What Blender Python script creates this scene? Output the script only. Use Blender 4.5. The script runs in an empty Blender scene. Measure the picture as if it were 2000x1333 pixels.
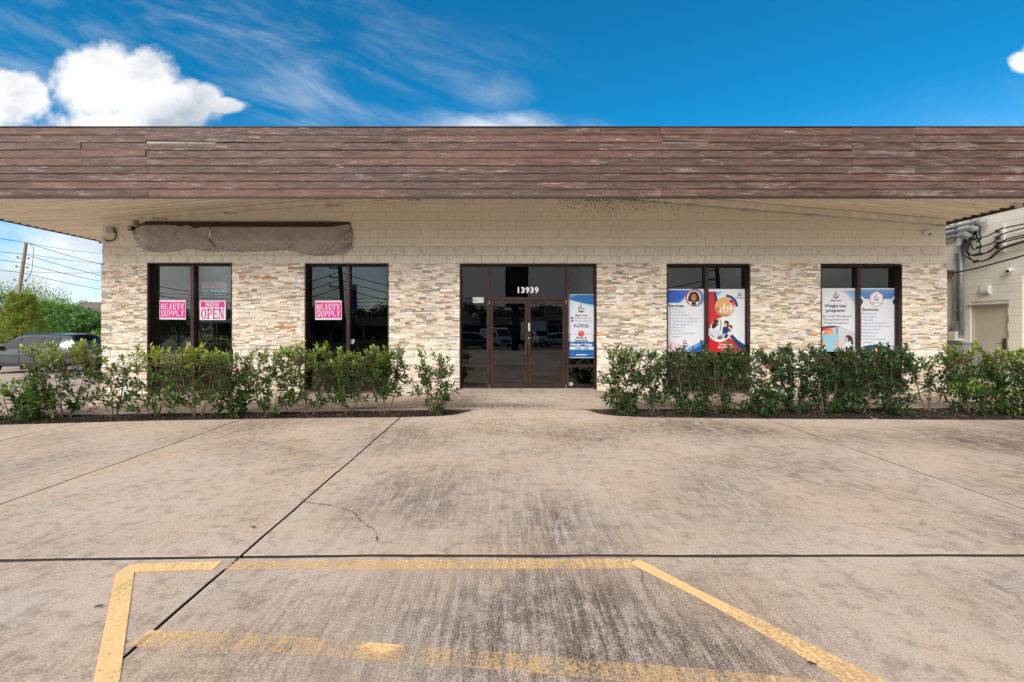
import bpy, math, random
import numpy as np
from mathutils import Vector, Matrix, noise as mnoise
R = math.radians
random.seed(7); rng = np.random.default_rng(7)
SC = bpy.context.scene
COL = SC.collection
# ---------------------------------------------------------------- camera
F = 888.9           # focal length in photo pixels (2000 wide)
EYE = 1.45
cam = bpy.data.cameras.new('camera'); cam.lens = 16.0; cam.sensor_width = 36.0
cam.shift_x = 0.0075; cam.shift_y = -0.01325; cam.clip_start = 0.05; cam.clip_end = 3000
camo = bpy.data.objects.new('camera', cam); COL.objects.link(camo)
camo.location = (0, 0, EYE); camo.rotation_euler = (R(90), 0, 0); SC.camera = camo
# ---------------------------------------------------------------- exposure and sun
SC.view_settings.view_transform = 'Standard'; SC.view_settings.look = 'None'
SC.view_settings.gamma = 1; SC.view_settings.exposure = EXPOSURE = 1.14
SC.cycles.max_bounces = 5; SC.cycles.diffuse_bounces = 4; SC.cycles.glossy_bounces = 3; SC.cycles.transparent_max_bounces = 12
sun = bpy.data.lights.new('sun', 'SUN'); sun.energy = 1.5; sun.angle = R(36); sun.color = (1, .93, .83)
suno = bpy.data.objects.new('sun', sun); COL.objects.link(suno)
SUN_EL, SUN_AZ = R(33), R(211)       # azimuth clockwise from +Y
sd = Vector((math.sin(SUN_AZ)*math.cos(SUN_EL), math.cos(SUN_AZ)*math.cos(SUN_EL), math.sin(SUN_EL)))
suno.rotation_euler = sd.to_track_quat('Z', 'Y').to_euler(); suno.location = sd*50

# ---------------------------------------------------------------- node helpers
class NT:
    def __init__(s, nt): s.nt = nt; s.nt.nodes.clear()
    def n(s, t, **k):
        o = s.nt.nodes.new(t)
        for a, b in k.items(): setattr(o, a, b)
        return o
    def put(s, sock, v):
        if v is None: return
        if isinstance(v, bpy.types.NodeSocket): s.nt.links.new(v, sock)
        else:
            try: sock.default_value = v
            except Exception: sock.default_value = (*v, 1.0)
    def m(s, op, a, b=None, c=None, clamp=False):
        o = s.n('ShaderNodeMath', operation=op, use_clamp=clamp)
        for i, v in enumerate((a, b, c)): s.put(o.inputs[i], v)
        return o.outputs[0]
    def mix(s, f, a, b, mode='MIX'):
        o = s.n('ShaderNodeMix', data_type='RGBA', blend_type=mode, clamp_factor=True)
        s.put(o.inputs[0], f); s.put(o.inputs[6], col4(a)); s.put(o.inputs[7], col4(b)); return o.outputs[2]
    def noise(s, vec, scale, detail=3, rough=.55, dist=0):
        o = s.n('ShaderNodeTexNoise'); s.put(o.inputs['Vector'], vec); s.put(o.inputs['Scale'], scale)
        s.put(o.inputs['Detail'], detail); s.put(o.inputs['Roughness'], rough); s.put(o.inputs['Distortion'], dist); return o.outputs[0]
    def vor(s, vec, scale, feature='F1'):
        o = s.n('ShaderNodeTexVoronoi', feature=feature); s.put(o.inputs['Vector'], vec); s.put(o.inputs['Scale'], scale); return o.outputs
    def ss(s, v, a, b, lo=0., hi=1.):
        o = s.n('ShaderNodeMapRange', interpolation_type='SMOOTHSTEP')
        for i, q in enumerate((v, a, b, lo, hi)): s.put(o.inputs[i], q)
        return o.outputs[0]
    def sc(s, vec, sx, sy, sz, loc=None):
        o = s.n('ShaderNodeMapping'); s.put(o.inputs[0], vec); o.inputs[3].default_value = (sx, sy, sz)
        if loc is not None: s.put(o.inputs[1], loc)
        return o.outputs[0]
    def sep(s, vec):
        o = s.n('ShaderNodeSeparateXYZ'); s.put(o.inputs[0], vec); return o.outputs
    def comb(s, x, y, z):
        o = s.n('ShaderNodeCombineXYZ'); s.put(o.inputs[0], x); s.put(o.inputs[1], y); s.put(o.inputs[2], z); return o.outputs[0]
    def bump(s, h, strength=.3, dist=.01):
        o = s.n('ShaderNodeBump'); s.put(o.inputs['Strength'], strength); s.put(o.inputs['Distance'], dist); s.put(o.inputs['Height'], h); return o.outputs[0]
    def bsdf(s, color, rough=.6, metal=0., normal=None, **k):
        o = s.n('ShaderNodeBsdfPrincipled'); s.put(o.inputs['Base Color'], col4(color)); s.put(o.inputs['Roughness'], rough); s.put(o.inputs['Metallic'], metal)
        if normal is not None: s.put(o.inputs['Normal'], normal)
        for a, b in k.items(): s.put(o.inputs[a.replace('_', ' ')], b)
        return o.outputs[0]
    def out(s, sh):
        o = s.n('ShaderNodeOutputMaterial'); s.nt.links.new(sh, o.inputs[0])
def col4(c):
    if isinstance(c, (tuple, list)) and len(c) == 3: return (*c, 1.0)
    return c
def newmat(name):
    m = bpy.data.materials.new(name); m.use_nodes = True; return m, NT(m.node_tree)
def mat(name, color, rough=.6, metal=0., var=.12, nscale=6., bump=.0, bscale=40., coat=0., stretch=(1, 1, 1), dirt=0.):
    m, t = newmat(name)
    p = t.n('ShaderNodeNewGeometry').outputs['Position']
    q = t.sc(p, *stretch)
    n1 = t.noise(q, nscale, 4)
    f = t.ss(n1, .3, .7)
    c = t.mix(f, tuple(x*(1-var) for x in color), tuple(min(1, x*(1+var)) for x in color))
    if dirt: c = t.mix(t.m('MULTIPLY', t.ss(t.noise(q, nscale*2.3, 5, .65), .5, .75), dirt), c, tuple(x*.3 for x in color))
    nb = t.bump(t.noise(q, bscale, 3), bump, .005) if bump else None
    t.out(t.bsdf(c, rough, metal, nb, Coat_Weight=coat)); return m

# ---------------------------------------------------------------- world: Nishita daylight, broken cloud
W = bpy.data.worlds.new('World'); SC.world = W; W.use_nodes = True
t = NT(W.node_tree)
sky = t.n('ShaderNodeTexSky', sky_type='NISHITA'); sky.sun_disc = False; sky.sun_elevation = SUN_EL; sky.sun_rotation = SUN_AZ
sky.air_density = 1.0; sky.dust_density = .6; sky.ozone_density = 1.6
dirv = t.n('ShaderNodeTexCoord').outputs['Generated']
dx, dy, dz = t.sep(dirv)
yy = t.m('MAXIMUM', dy, .08)
u = t.m('DIVIDE', dx, yy); v = t.m('DIVIDE', dz, yy)
tint = t.mix(t.ss(dz, .04, .40), (.42, .53, .60), (.02, .33, .46))
base = t.mix(1.0, sky.outputs[0], tint, 'MULTIPLY')
base = t.mix(1.0, base, (1.75, 1.75, 1.75), 'MULTIPLY')
uv = t.comb(u, v, 0)
nz = t.noise(uv, 5.5, 5, .62); nz2 = t.noise(t.sc(uv, 1, 1, 1, (3.1, 1.7, 0)), 16, 4, .62)
def ell(cx, cy, rx, ry):   # photo pixels -> direction ratios
    a = t.m('DIVIDE', t.m('SUBTRACT', u, (cx-985)/F), rx/F); b = t.m('DIVIDE', t.m('SUBTRACT', v, (640-cy)/F), ry/F)
    return t.m('SUBTRACT', 1., t.m('SQRT', t.m('ADD', t.m('MULTIPLY', a, a), t.m('MULTIPLY', b, b))))
e = None
for q in ((185, 165, 108, 96), (265, 178, 110, 84), (345, 210, 105, 66), (20, 190, 95, 75), (432, 206, 66, 20), (395, 190, 50, 34), (230, 262, 210, 66), (-120, 215, 130, 95), (1999, 122, 34, 24), (2040, 105, 50, 32)):
    x = ell(*q); e = x if e is None else t.m('MAXIMUM', e, x)
cum = t.ss(t.m('ADD', t.m('ADD', e, t.m('MULTIPLY', t.m('SUBTRACT', nz, .5), 1.15)), t.m('MULTIPLY', t.m('SUBTRACT', nz2, .5), .75)), .0, .40)
low = t.m('MULTIPLY', t.ss(t.noise(t.sc(uv, 1, 2.2, 1), 3.4, 5, .6), .36, .60), t.ss(v, .40, .24))
# high thin cirrus in diagonal streaks
ca, sa = math.cos(R(-22)), math.sin(R(-22))
ru = t.m('ADD', t.m('MULTIPLY', u, ca), t.m('MULTIPLY', v, sa)); rv = t.m('SUBTRACT', t.m('MULTIPLY', v, ca), t.m('MULTIPLY', u, sa))
cn = t.noise(t.comb(t.m('MULTIPLY', ru, 1.1), t.m('MULTIPLY', rv, 4.2), 0), 2.6, 6, .62, .5)
band = t.m('MULTIPLY', t.ss(rv, -.10, .16), t.ss(rv, .66, .34)); band = t.m('MULTIPLY', band, t.ss(u, .30, -.05))
band2 = t.m('MULTIPLY', t.m('MULTIPLY', t.ss(u, .78, 1.25), t.ss(v, .62, .38)), .45)
tail = t.m('MULTIPLY', t.ss(t.m('ADD', ell(1010, 248, 210, 40), t.m('MULTIPLY', t.m('SUBTRACT', nz, .5), 1.2)), 0., .8), .75)
wis = t.m('MULTIPLY', t.ss(t.m('ADD', ell(965, 185, 90, 60), t.m('MULTIPLY', t.m('SUBTRACT', nz, .5), 2.)), 0., .9), .22)
cir = t.m('MULTIPLY', t.ss(cn, .40, .80), t.m('ADD', band, band2)); cir = t.m('MULTIPLY', cir, .36)
cir = t.m('MAXIMUM', cir, t.m('MULTIPLY', t.m('MAXIMUM', tail, wis), t.ss(cn, .25, .6)))
front = t.ss(dy, .10, .2)
over = t.ss(t.noise(dirv, 2.2, 4, .6), .22, .50)       # broken overcast over the rest of the sky
over = t.m('MULTIPLY', over, t.ss(dy, .22, -.05))
cov = t.m('MAXIMUM', t.m('MULTIPLY', t.m('MAXIMUM', cum, t.m('MAXIMUM', cir, t.m('MULTIPLY', low, .8))), front), over)
cs = t.m('ADD', t.m('MULTIPLY', t.ss(t.noise(t.sc(uv, 1, 1.5, 1, (.6, .25, 0)), 4.5, 5, .6), .40, .64), .62), t.m('MULTIPLY', t.ss(ell(395, 235, 150, 55), -.2, .7), .7))
ccol = t.mix(cs, (5.5, 5.5, 5.5), (2.5, 2.9, 3.4))
gcol = t.mix(t.ss(t.noise(dirv, 3.4, 4, .6), .35, .65), (6.2, 6.0, 5.7), (3.0, 3.05, 3.1))
ccol = t.mix(t.ss(dy, .2, .0), ccol, gcol)
fin = t.mix(cov, base, ccol)
bg = t.n('ShaderNodeBackground'); t.put(bg.inputs[0], fin); bg.inputs[1].default_value = .09
wo = t.n('ShaderNodeOutputWorld'); t.nt.links.new(bg.outputs[0], wo.inputs[0])

# ---------------------------------------------------------------- object helpers
def link(name, me, parent=None, loc=None, rot=None, sca=None):
    o = bpy.data.objects.new(name, me); COL.objects.link(o)
    if parent is not None: o.parent = parent
    if loc is not None: o.location = loc
    if rot is not None: o.rotation_euler = rot
    if sca is not None: o.scale = sca
    return o
def tag(o, label=None, cat=None, group=None, kind=None):
    for k, v in (('label', label), ('category', cat), ('group', group), ('kind', kind)):
        if v: o[k] = v
    return o
def empty(name, loc=(0, 0, 0), label=None, cat=None, group=None, rz=0):
    o = link(name, None, None, loc, (0, 0, rz)); o.empty_display_size = .2
    return tag(o, label, cat, group)
class MB:
    def __init__(s): s.v = []; s.f = []; s.mi = []
    def add(s, vs, fs, m=0):
        b = len(s.v); s.v += [tuple(q) for q in vs]; s.f += [tuple(i+b for i in f) for f in fs]; s.mi += [m]*len(fs); return s
    def box(s, x0, x1, y0, y1, z0, z1, m=0):
        return s.add([(x, y, z) for x in (x0, x1) for y in (y0, y1) for z in (z0, z1)],
              [(0, 1, 3, 2), (4, 6, 7, 5), (0, 4, 5, 1), (2, 3, 7, 6), (0, 2, 6, 4), (1, 5, 7, 3)], m)
    def obox(s, c, ax, ay, az, m=0):     # oriented box from centre and three half-axis vectors
        c, ax, ay, az = map(Vector, (c, ax, ay, az))
        return s.add([c+i*ax+j*ay+k*az for i in (-1, 1) for j in (-1, 1) for k in (-1, 1)],
              [(0, 1, 3, 2), (4, 6, 7, 5), (0, 4, 5, 1), (2, 3, 7, 6), (0, 2, 6, 4), (1, 5, 7, 3)], m)
    def beam(s, a, b, w, h, m=0):
        a, b = Vector(a), Vector(b); d = (b-a); L = d.length; d.normalize()
        up = Vector((0, 0, 1)) if abs(d.z) < .95 else Vector((0, 1, 0))
        sx = d.cross(up).normalized(); u2 = sx.cross(d)
        return s.obox((a+b)/2, d*L/2, sx*w/2, u2*h/2, m)
    def tube(s, pts, r, n=8, m=0, cap=True):
        pts = [Vector(p) for p in pts]; rr = r if isinstance(r, (list, tuple)) else [r]*len(pts); vs = []; fs = []
        prev = None
        for i, p in enumerate(pts):
            d = (pts[min(i+1, len(pts)-1)]-pts[max(i-1, 0)])
            if d.length < 1e-9: d = Vector((0, 0, 1))
            d.normalize()
            a = prev if prev is not None else (Vector((0, 0, 1)) if abs(d.z) < .9 else Vector((1, 0, 0)))
            a = (a-d*a.dot(d))
            if a.length < 1e-4: a = d.orthogonal()
            a.normalize(); prev = a; b = d.cross(a)
            for k in range(n):
                q = 2*math.pi*k/n; vs.append(p+(a*math.cos(q)+b*math.sin(q))*rr[i])
        for i in range(len(pts)-1):
            for k in range(n):
                k2 = (k+1) % n; fs.append((i*n+k, i*n+k2, (i+1)*n+k2, (i+1)*n+k))
        if cap: fs.append(tuple(range(n))[::-1]); fs.append(tuple((len(pts)-1)*n+k for k in range(n)))
        return s.add(vs, fs, m)
    def lathe(s, prof, c=(0, 0, 0), axis='Z', n=20, m=0):   # prof: (radius, height)
        vs = []; fs = []
        for r, h in prof:
            for k in range(n):
                q = 2*math.pi*k/n; a, b = r*math.cos(q), r*math.sin(q)
                p = {'Z': (a, b, h), 'Y': (a, h, b), 'X': (h, a, b)}[axis]; vs.append(Vector(p)+Vector(c))
        for i in range(len(prof)-1):
            for k in range(n):
                k2 = (k+1) % n; fs.append((i*n+k, i*n+k2, (i+1)*n+k2, (i+1)*n+k))
        fs.append(tuple(range(n))); fs.append(tuple((len(prof)-1)*n+k for k in range(n)))
        return s.add(vs, fs, m)
    def poly(s, pts, y, m=0):      # flat polygon in an XZ plane
        return s.add([(p[0], y, p[1]) for p in pts], [tuple(range(len(pts)))], m)
    def build(s, name, mats, parent=None, smooth=False, loc=None, rot=None):
        me = bpy.data.meshes.new(name); me.from_pydata(s.v, [], s.f)
        mats = mats if isinstance(mats, (list, tuple)) else [mats]
        for q in mats: me.materials.append(q)
        if len(mats) > 1: me.polygons.foreach_set('material_index', s.mi)
        if smooth is True: me.polygons.foreach_set('use_smooth', [True]*len(s.f))
        elif smooth: 
            me.polygons.foreach_set('use_smooth', [True]*len(s.f)); me.set_sharp_from_angle(angle=R(smooth))
        me.update(); return link(name, me, parent, loc, rot)
def pcoord(X, Y, d):      # photo pixel at depth d -> world point
    return Vector(((X-985)*d/F, d, EYE+(640-Y)*d/F))
def Gz(x, y):             # lie of the ground
    z = -.17-.013*max(0., -x-1)-.01*max(0., y-9)*(1 if x < 5 else .0)
    if y < -9: z -= .03*(-9-y) if y > -55 else .03*46
    return max(z, -3.0)
def gpt(X, Y, dz=0.):     # photo pixel -> point on the ground
    d = 5.
    for _ in range(30):
        x = (X-985)*d/F; d = F*(EYE-(Gz(x, d)+dz))/(Y-640)
    return Vector(((X-985)*d/F, d, Gz((X-985)*d/F, d)+dz))
D = F/82.8          # facade plane
def wx(X): return (X-985)/82.8
def wz(Y): return EYE+(640-Y)/82.8
def interp(pts, x): return float(np.interp(x, [p[0] for p in pts], [p[1] for p in pts]))
def sstep(a, b, x):
    q = min(1, max(0, (x-a)/(b-a))); return q*q*(3-2*q)
# ================================================================ MATERIALS
def concrete(name, light=(.66, .545, .455), dark=(.105, .075, .06), amount=1., stains=()):
    m, t = newmat(name)
    p = t.n('ShaderNodeNewGeometry').outputs['Position']
    oi = t.n('ShaderNodeObjectInfo').outputs['Random']
    px, py, pz = t.sep(p)
    big = t.noise(p, .42, 4, .6, .4)
    st = t.noise(t.sc(p, 26, 1.6, 1), 1.0, 3, .65, .15)
    st2 = t.noise(t.sc(p, 75, 5, 1), 1.0, 1, .6)
    fine = t.noise(p, 95, 2, .7); mid = t.noise(p, 9, 5, .7)
    warm = t.ss(t.noise(t.sc(p, 1, 1, 1, (5, 3, 0)), .9, 5, .6), .35, .7)
    c = t.mix(warm, light, (light[0]*1.02, light[1]*.93, light[2]*.82))
    c = t.mix(t.m('MULTIPLY', oi, .35), c, (light[0]*.84, light[1]*.86, light[2]*.9))
    grey = t.ss(mid, .36, .66)
    dm = t.ss(big, .38, .72, .10, .75)
    for cx, cy, rx, ry, a in stains:
        ex = t.m('DIVIDE', t.m('SUBTRACT', px, cx), rx); ey = t.m('DIVIDE', t.m('SUBTRACT', py, cy), ry)
        r2 = t.m('ADD', t.m('SQRT', t.m('ADD', t.m('MULTIPLY', ex, ex), t.m('MULTIPLY', ey, ey))), t.m('MULTIPLY', t.m('SUBTRACT', mid, .5), 1.1))
        dm = t.m('ADD', dm, t.ss(r2, 1.15, .15, 0, a))
    tex = t.m('ADD', t.m('MULTIPLY', t.ss(st, .36, .64), .40), t.m('ADD', t.m('MULTIPLY', t.ss(fine, .40, .60), .45), t.m('MULTIPLY', grey, .50)))
    f = t.m('MULTIPLY', t.m('MULTIPLY', dm, tex), amount, clamp=True)
    c = t.mix(f, c, dark)
    c = t.mix(t.m('MULTIPLY', t.ss(st2, .56, .70), t.m('MULTIPLY', dm, .42)), c, tuple(x*.8 for x in dark))
    blot = t.m('MULTIPLY', t.ss(mid, .50, .66), .42); c = t.mix(blot, c, (.23, .175, .14))
    c = t.mix(t.m('MULTIPLY', t.ss(fine, .56, .70), .55), c, dark)
    c = t.mix(t.m('MULTIPLY', t.ss(fine, .42, .28), .45), c, tuple(min(1, x*1.35) for x in light))
    pits = t.ss(t.vor(p, 30)[0], .12, .06); pits = t.m('MULTIPLY', pits, t.ss(t.noise(p, 6, 2), .56, .66))
    c = t.mix(t.m('MULTIPLY', pits, .7), c, (.05, .04, .035))
    rust = t.m('MULTIPLY', t.ss(t.noise(p, 1.4, 5, .7, .8), .60, .70), t.ss(mid, .45, .6))
    c = t.mix(t.m('MULTIPLY', rust, .25), c, (.52, .36, .22))
    h = t.m('ADD', st, t.m('MULTIPLY', fine, .5))
    t.out(t.bsdf(c, t.ss(mid, .3, .7, .72, .92), 0, t.bump(h, .45, .004))); return m
STAINS = ((.30, 2.45, 1.5, .85, .75), (-1.2, 2.2, .7, .6, .35), (2.0, 4.2, .9, .9, .40), (.55, 3.75, .55, .8, .42), (-1.0, 4.1, .75, .8, .35), (2.3, 7.2, 2.6, .8, .40),
          (7.6, 6.6, 3.0, 1.2, .75), (-1.4, 6.8, 1.2, 1.0, .32), (3.2, 2.7, 1.0, .5, .35), (-3.4, 3.5, .9, .5, .2), (6.2, 3.4, 1.6, .5, .3), (-.2, 9.1, 1.6, .35, .55), (-2.6, 8.95, 1.5, .22, .75), (4.8, 9.2, 2.2, .3, .6))
M = {}
M['lot'] = concrete('parking_lot_concrete', stains=STAINS)
M['walk'] = concrete('sidewalk_concrete', light=(.62, .52, .45), amount=1., stains=STAINS)
M['joint'] = mat('joint_filler_dark', (.055, .045, .038), .95, bump=.4)
def paintmat(name, wear, extra=()):
    m, t = newmat(name)
    p = t.n('ShaderNodeNewGeometry').outputs['Position']
    px, py, pz = t.sep(p)
    fine = t.noise(p, 70, 4, .75); mid = t.noise(p, 3.2, 5, .7); st = t.noise(t.sc(p, 30, 2.5, 1), 1., 4, .6)
    w = t.m('ADD', t.m('MULTIPLY', mid, .30), t.m('ADD', t.m('MULTIPLY', fine, .60), t.m('MULTIPLY', st, .28)))
    bias = t.m('ADD', wear, 0.)
    for cx, cy, rx, ry, a in extra:
        ex = t.m('DIVIDE', t.m('SUBTRACT', px, cx), rx); ey = t.m('DIVIDE', t.m('SUBTRACT', py, cy), ry)
        bias = t.m('ADD', bias, t.ss(t.m('SQRT', t.m('ADD', t.m('MULTIPLY', ex, ex), t.m('MULTIPLY', ey, ey))), 1.2, .3, 0, a))
    mask = t.ss(t.m('SUBTRACT', w, bias), .0, .05)
    thin = t.ss(t.m('SUBTRACT', w, t.m('SUBTRACT', bias, .14)), .0, .12, .0, .55)
    mask = t.m('MAXIMUM', mask, thin)
    c = t.mix(t.ss(fine, .3, .7), (.95, .56, .22), (1., .70, .37))
    b = t.bsdf(c, .7); tr = t.n('ShaderNodeBsdfTransparent').outputs[0]
    mx = t.n('ShaderNodeMixShader'); t.put(mx.inputs[0], mask); t.nt.links.new(tr, mx.inputs[1]); t.nt.links.new(b, mx.inputs[2])
    t.out(mx.outputs[0]); return m
# ================================================================ GROUND
g = MB(); xs = [-600, -300, -150, -90, -60, -45, -30, -20, -12, -6, 0, 6, 12, 20, 30, 45, 60, 90, 150, 300, 600]; ys = [-600, -300, -150, -90, -70, -55, -40, -25, -9, 0, 9, 15, 25, 35, 50, 80, 150, 300, 900]
for y in ys:
    for x in xs: g.v.append((x, y, Gz(max(-60, x), min(y, 60))-.12))
nx = len(xs)
for j in range(len(ys)-1):
    for i in range(nx-1): g.f.append((j*nx+i, j*nx+i+1, (j+1)*nx+i+1, (j+1)*nx+i)); g.mi.append(0)
M['turf'] = mat('verge_grass', (.075, .095, .03), .95, var=.45, nscale=3, bump=.6, bscale=25, dirt=.4)
tag(g.build('ground', M['turf'], smooth=True), kind='structure')
FRONT = [(q.x, q.y) for q in (gpt(*a) for a in ((-900, 850), (0, 830), (300, 821.5), (600, 816.5), (785, 815), (850, 813), (890, 810.5), (915, 807), (930, 803.5)))]
xL, xR = gpt(940, 801, .05).x, gpt(1134, 801, .05).x
FRONT += [(xL, 8.73), (xR, 8.73)] + [(q.x, q.y) for q in (gpt(*a) for a in ((1146, 804), (1165, 808), (1200, 812), (1260, 815), (1500, 818), (2000, 820.5), (2900, 822)))]
def front(x): return interp(FRONT, x)
BACK = [(-40, 8.55), (-9.2, 8.70), (0, 8.735), (9, 8.88), (30, 9.0)]
def back(x): return interp(BACK, x)
def Lz(x, y):
    return Gz(x, y)+.05*sstep(8.0, 8.73, y)*(1-sstep(.9, 1.5, abs(x-.45)))
def slab(name, x0, x1, y0, y1, zf, m, yfun=None, ylow=None, gap=.009, dx=.35, dy=.35, gy=None, parent=None, thick=.13, wob=.0015):
    gy = gap if gy is None else gy
    x0 += gap; x1 -= gap
    n = max(2, int((x1-x0)/dx)+1); k = max(2, int((y1-y0)/dy)+1)
    X = sorted(set(list(np.linspace(x0, x1, n))+[q[0] for q in FRONT if yfun and x0 < q[0] < x1]))
    b = MB(); n = len(X)
    for j in range(k):
        for x in X:
            a = (ylow(x) if ylow else y0)+gy; c = (min(y1, yfun(x)) if yfun else y1)-gy
            y = a+(c-a)*j/(k-1)
            e = wob*mnoise.noise((x*7, y*7, 1)) if j in (0, k-1) or x in (X[0], X[-1]) else 0
            b.v.append((x+(e if x in (X[0], X[-1]) else 0)*3, y+(e*3 if j in (0, k-1) else 0), zf(x, y)))
    for j in range(k-1):
        for i in range(n-1): b.f.append((j*n+i, j*n+i+1, (j+1)*n+i+1, (j+1)*n+i)); b.mi.append(0)
    top = len(b.v); ring = [i for i in range(n)]+[j*n+n-1 for j in range(1, k)]+[(k-1)*n+i for i in range(n-2, -1, -1)]+[j*n for j in range(k-2, 0, -1)]
    # slightly worn arris: a shoulder 4 mm down and 5 mm out, then the side wall
    cx, cy = (x0+x1)/2, (y0+y1)/2
    for lv, (dn, o) in enumerate(((.003, .003), (thick, .003))):
        for i in ring:
            x, y, z = b.v[i]; ox = (o if x > X[-1]-.01 else -o if x < X[0]+.01 else 0); oy = -o if i < n else (o if i >= (k-1)*n else 0)
            b.v.append((x+ox, y+oy, z-dn))
    L = len(ring)
    for q in range(L):
        q2 = (q+1) % L
        b.f.append((ring[q], top+q, top+q2, ring[q2])); b.f.append((top+q, top+L+q, top+L+q2, top+q2)); b.mi += [0, 1]
    return b.build(name, [m, M['joint']], parent)
lot = link('parking_lot', None); tag(lot, kind='structure')
XB = [-30, -19.5, -13.2, -10.4, -7.6, -4.76, -1.885, 4.65, 11.2, 17.7, 24]
YB = [-14, -8.6, -3.0, 3.235]
for i in range(len(XB)-1):
    gx = .009 if i not in (5, 6) else .009
    for j in range(len(YB)):
        y1 = YB[j+1] if j+1 < len(YB) else 9.2
        fine_ = (j >= 2 and -8 < XB[i] < 12)
        slab('paving_slab', XB[i], XB[i+1], YB[j], y1, Lz, M['lot'], yfun=front if j == 3 else None, parent=lot, dx=.3 if fine_ else 1.5, dy=.3 if fine_ else 1.5, gap=.014, gy=.024, wob=.004)
jf = MB()
for x in XB[1:-1]: jf.add([(x-.03, -14, Gz(x, -14)-.06), (x+.03, -14, Gz(x, -14)-.06), (x+.03, front(x), Gz(x, 8)-.06), (x-.03, front(x), Gz(x, 8)-.06)], [(0, 1, 2, 3)])
for y in YB[1:]:
    for i in range(len(XB)-1):
        for s_ in range(2):
            a = XB[i]+(XB[i+1]-XB[i])*s_/2; c = XB[i]+(XB[i+1]-XB[i])*(s_+1)/2
            jf.add([(a, y-.03, Gz(a, y)-.06), (c, y-.03, Gz(c, y)-.06), (c, y+.03, Gz(c, y)-.06), (a, y+.03, Gz(a, y)-.06)], [(0, 1, 2, 3)])
tag(jf.build('joint_filler', M['joint'], lot), kind='stuff')
# cracks: thin pale mineral-filled lines
def crackline(pts, w, m, jit=.02, name='crack'):
    b = MB(); P = []
    q = [gpt(*a) for a in pts]
    for i in range(len(q)-1):
        n = max(3, int((q[i+1]-q[i]).length/.05))
        for k in range(n):
            s_ = k/n; p = q[i].lerp(q[i+1], s_); P.append(Vector((p.x+jit*mnoise.noise((p.x*5, p.y*5, 3))*2+random.uniform(-.5, .5)*jit, p.y+random.uniform(-.5, .5)*jit, 0)))
    for i in range(len(P)-1):
        d = (P[i+1]-P[i]).normalized(); s_ = Vector((-d.y, d.x, 0)); ww = w*random.uniform(.3, 1.2)
        a, c = P[i], P[i+1]
        for e in (-1, 1):
            b.v.append((a.x+s_.x*ww*e, a.y+s_.y*ww*e, Lz(a.x, a.y)+.0035))
    n = len(P)-1
    b.f = [(2*i, 2*i+1, 2*i+3, 2*i+2) for i in range(n-1)]; b.mi = [0]*(n-1)
    return b.build(name, m, lot)
def fade(name, col, a):
    m, t = newmat(name); p = t.n('ShaderNodeNewGeometry').outputs['Position']
    mx = t.n('ShaderNodeMixShader'); t.put(mx.inputs[0], t.ss(t.noise(p, 22, 4, .7), .30, .62, 0, a))
    t.nt.links.new(t.n('ShaderNodeBsdfTransparent').outputs[0], mx.inputs[1]); t.nt.links.new(t.bsdf(col, .9), mx.inputs[2]); t.out(mx.outputs[0]); return m
M['crackl'] = fade('pale_crack_mineral', (.68, .62, .55), .85); M['crackd'] = fade('dark_crack_line', (.09, .075, .065), .9)
crackline([(1105, 880), (1120, 905), (1128, 935), (1136, 965), (1118, 985), (1090, 1012), (1085, 1050), (1094, 1080)], .015, M['crackl'])
crackline([(1345, 875), (1362, 905), (1410, 945), (1450, 975), (1482, 1010), (1496, 1045), (1510, 1078)], .016, M['crackl'])
crackline([(1350, 820), (1400, 845), (1450, 868), (1530, 880), (1620, 893), (1700, 895)], .024, M['crackl'])
crackline([(1270, 825), (1300, 848), (1345, 875)], .018, M['crackl'])
crackline([(1560, 850), (1650, 862), (1760, 860), (1850, 850)], .022, M['crackl'])
crackline([(1700, 815), (1790, 850), (1880, 866), (1990, 880)], .026, M['crackl'])
crackline([(1840, 822), (1930, 845), (1999, 850)], .014, M['crackl'])
crackline([(590, 981), (640, 987), (690, 1001), (712, 1020), (735, 1042), (742, 1076)], .007, M['crackd'])
crackline([(1240, 1112), (1262, 1150), (1285, 1200)], .0035, M['crackd'])
crackline([(100, 960), (103, 985), (70, 998), (20, 1008)], .022, M['crackl'])
crackline([(45, 985), (75, 1000), (65, 1012)], .014, M['crackl'])
# yellow parking lines, 4 mm sheets on the concrete
def stripe(name, P, m):
    q = [gpt(*a, .0045) for a in P]; b = MB(); b.v = [tuple(a) for a in q]; b.f = [tuple(range(len(q)))]; b.mi = [0]
    return tag(b.build(name, m, lot))
m1 = paintmat('yellow_paint_sound', .50); m2 = paintmat('yellow_paint_worn', .615, ((1.2, 3.1, .5, .3, -.06),)); m3 = paintmat('yellow_paint_faded', .675, ((-.62, 2.36, .13, .14, -.17), (-1.75, 2.5, .35, .2, -.10), (.9, 2.1, .5, .3, -.03), (1.45, 2.05, .35, .3, -.08)))
m4 = paintmat('yellow_paint_chipped', .56, ((1.05, 2.95, .5, .4, -.16),))
stripe('parking_line', [(255, 1102), (434, 1096.5), (415, 1113.5), (262, 1118), (232, 1340), (180, 1340), (226, 1121)], m1)
stripe('parking_line', [(455, 1096), (850, 1093.5), (1236, 1092), (1229, 1100), (1240, 1111), (850, 1111.5), (436, 1113)], m2)
stripe('parking_line', [(292, 1231), (500, 1238), (740, 1256), (1000, 1276), (1250, 1296), (1500, 1318), (1620, 1332), (1300, 1339), (1000, 1311), (700, 1288), (500, 1271), (250, 1263)], m3)
stripe('parking_line', [(1248, 1092), (1350, 1145), (1550, 1242), (1736, 1332), (1655, 1336), (1500, 1244), (1350, 1161), (1228, 1100)], m4)
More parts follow.
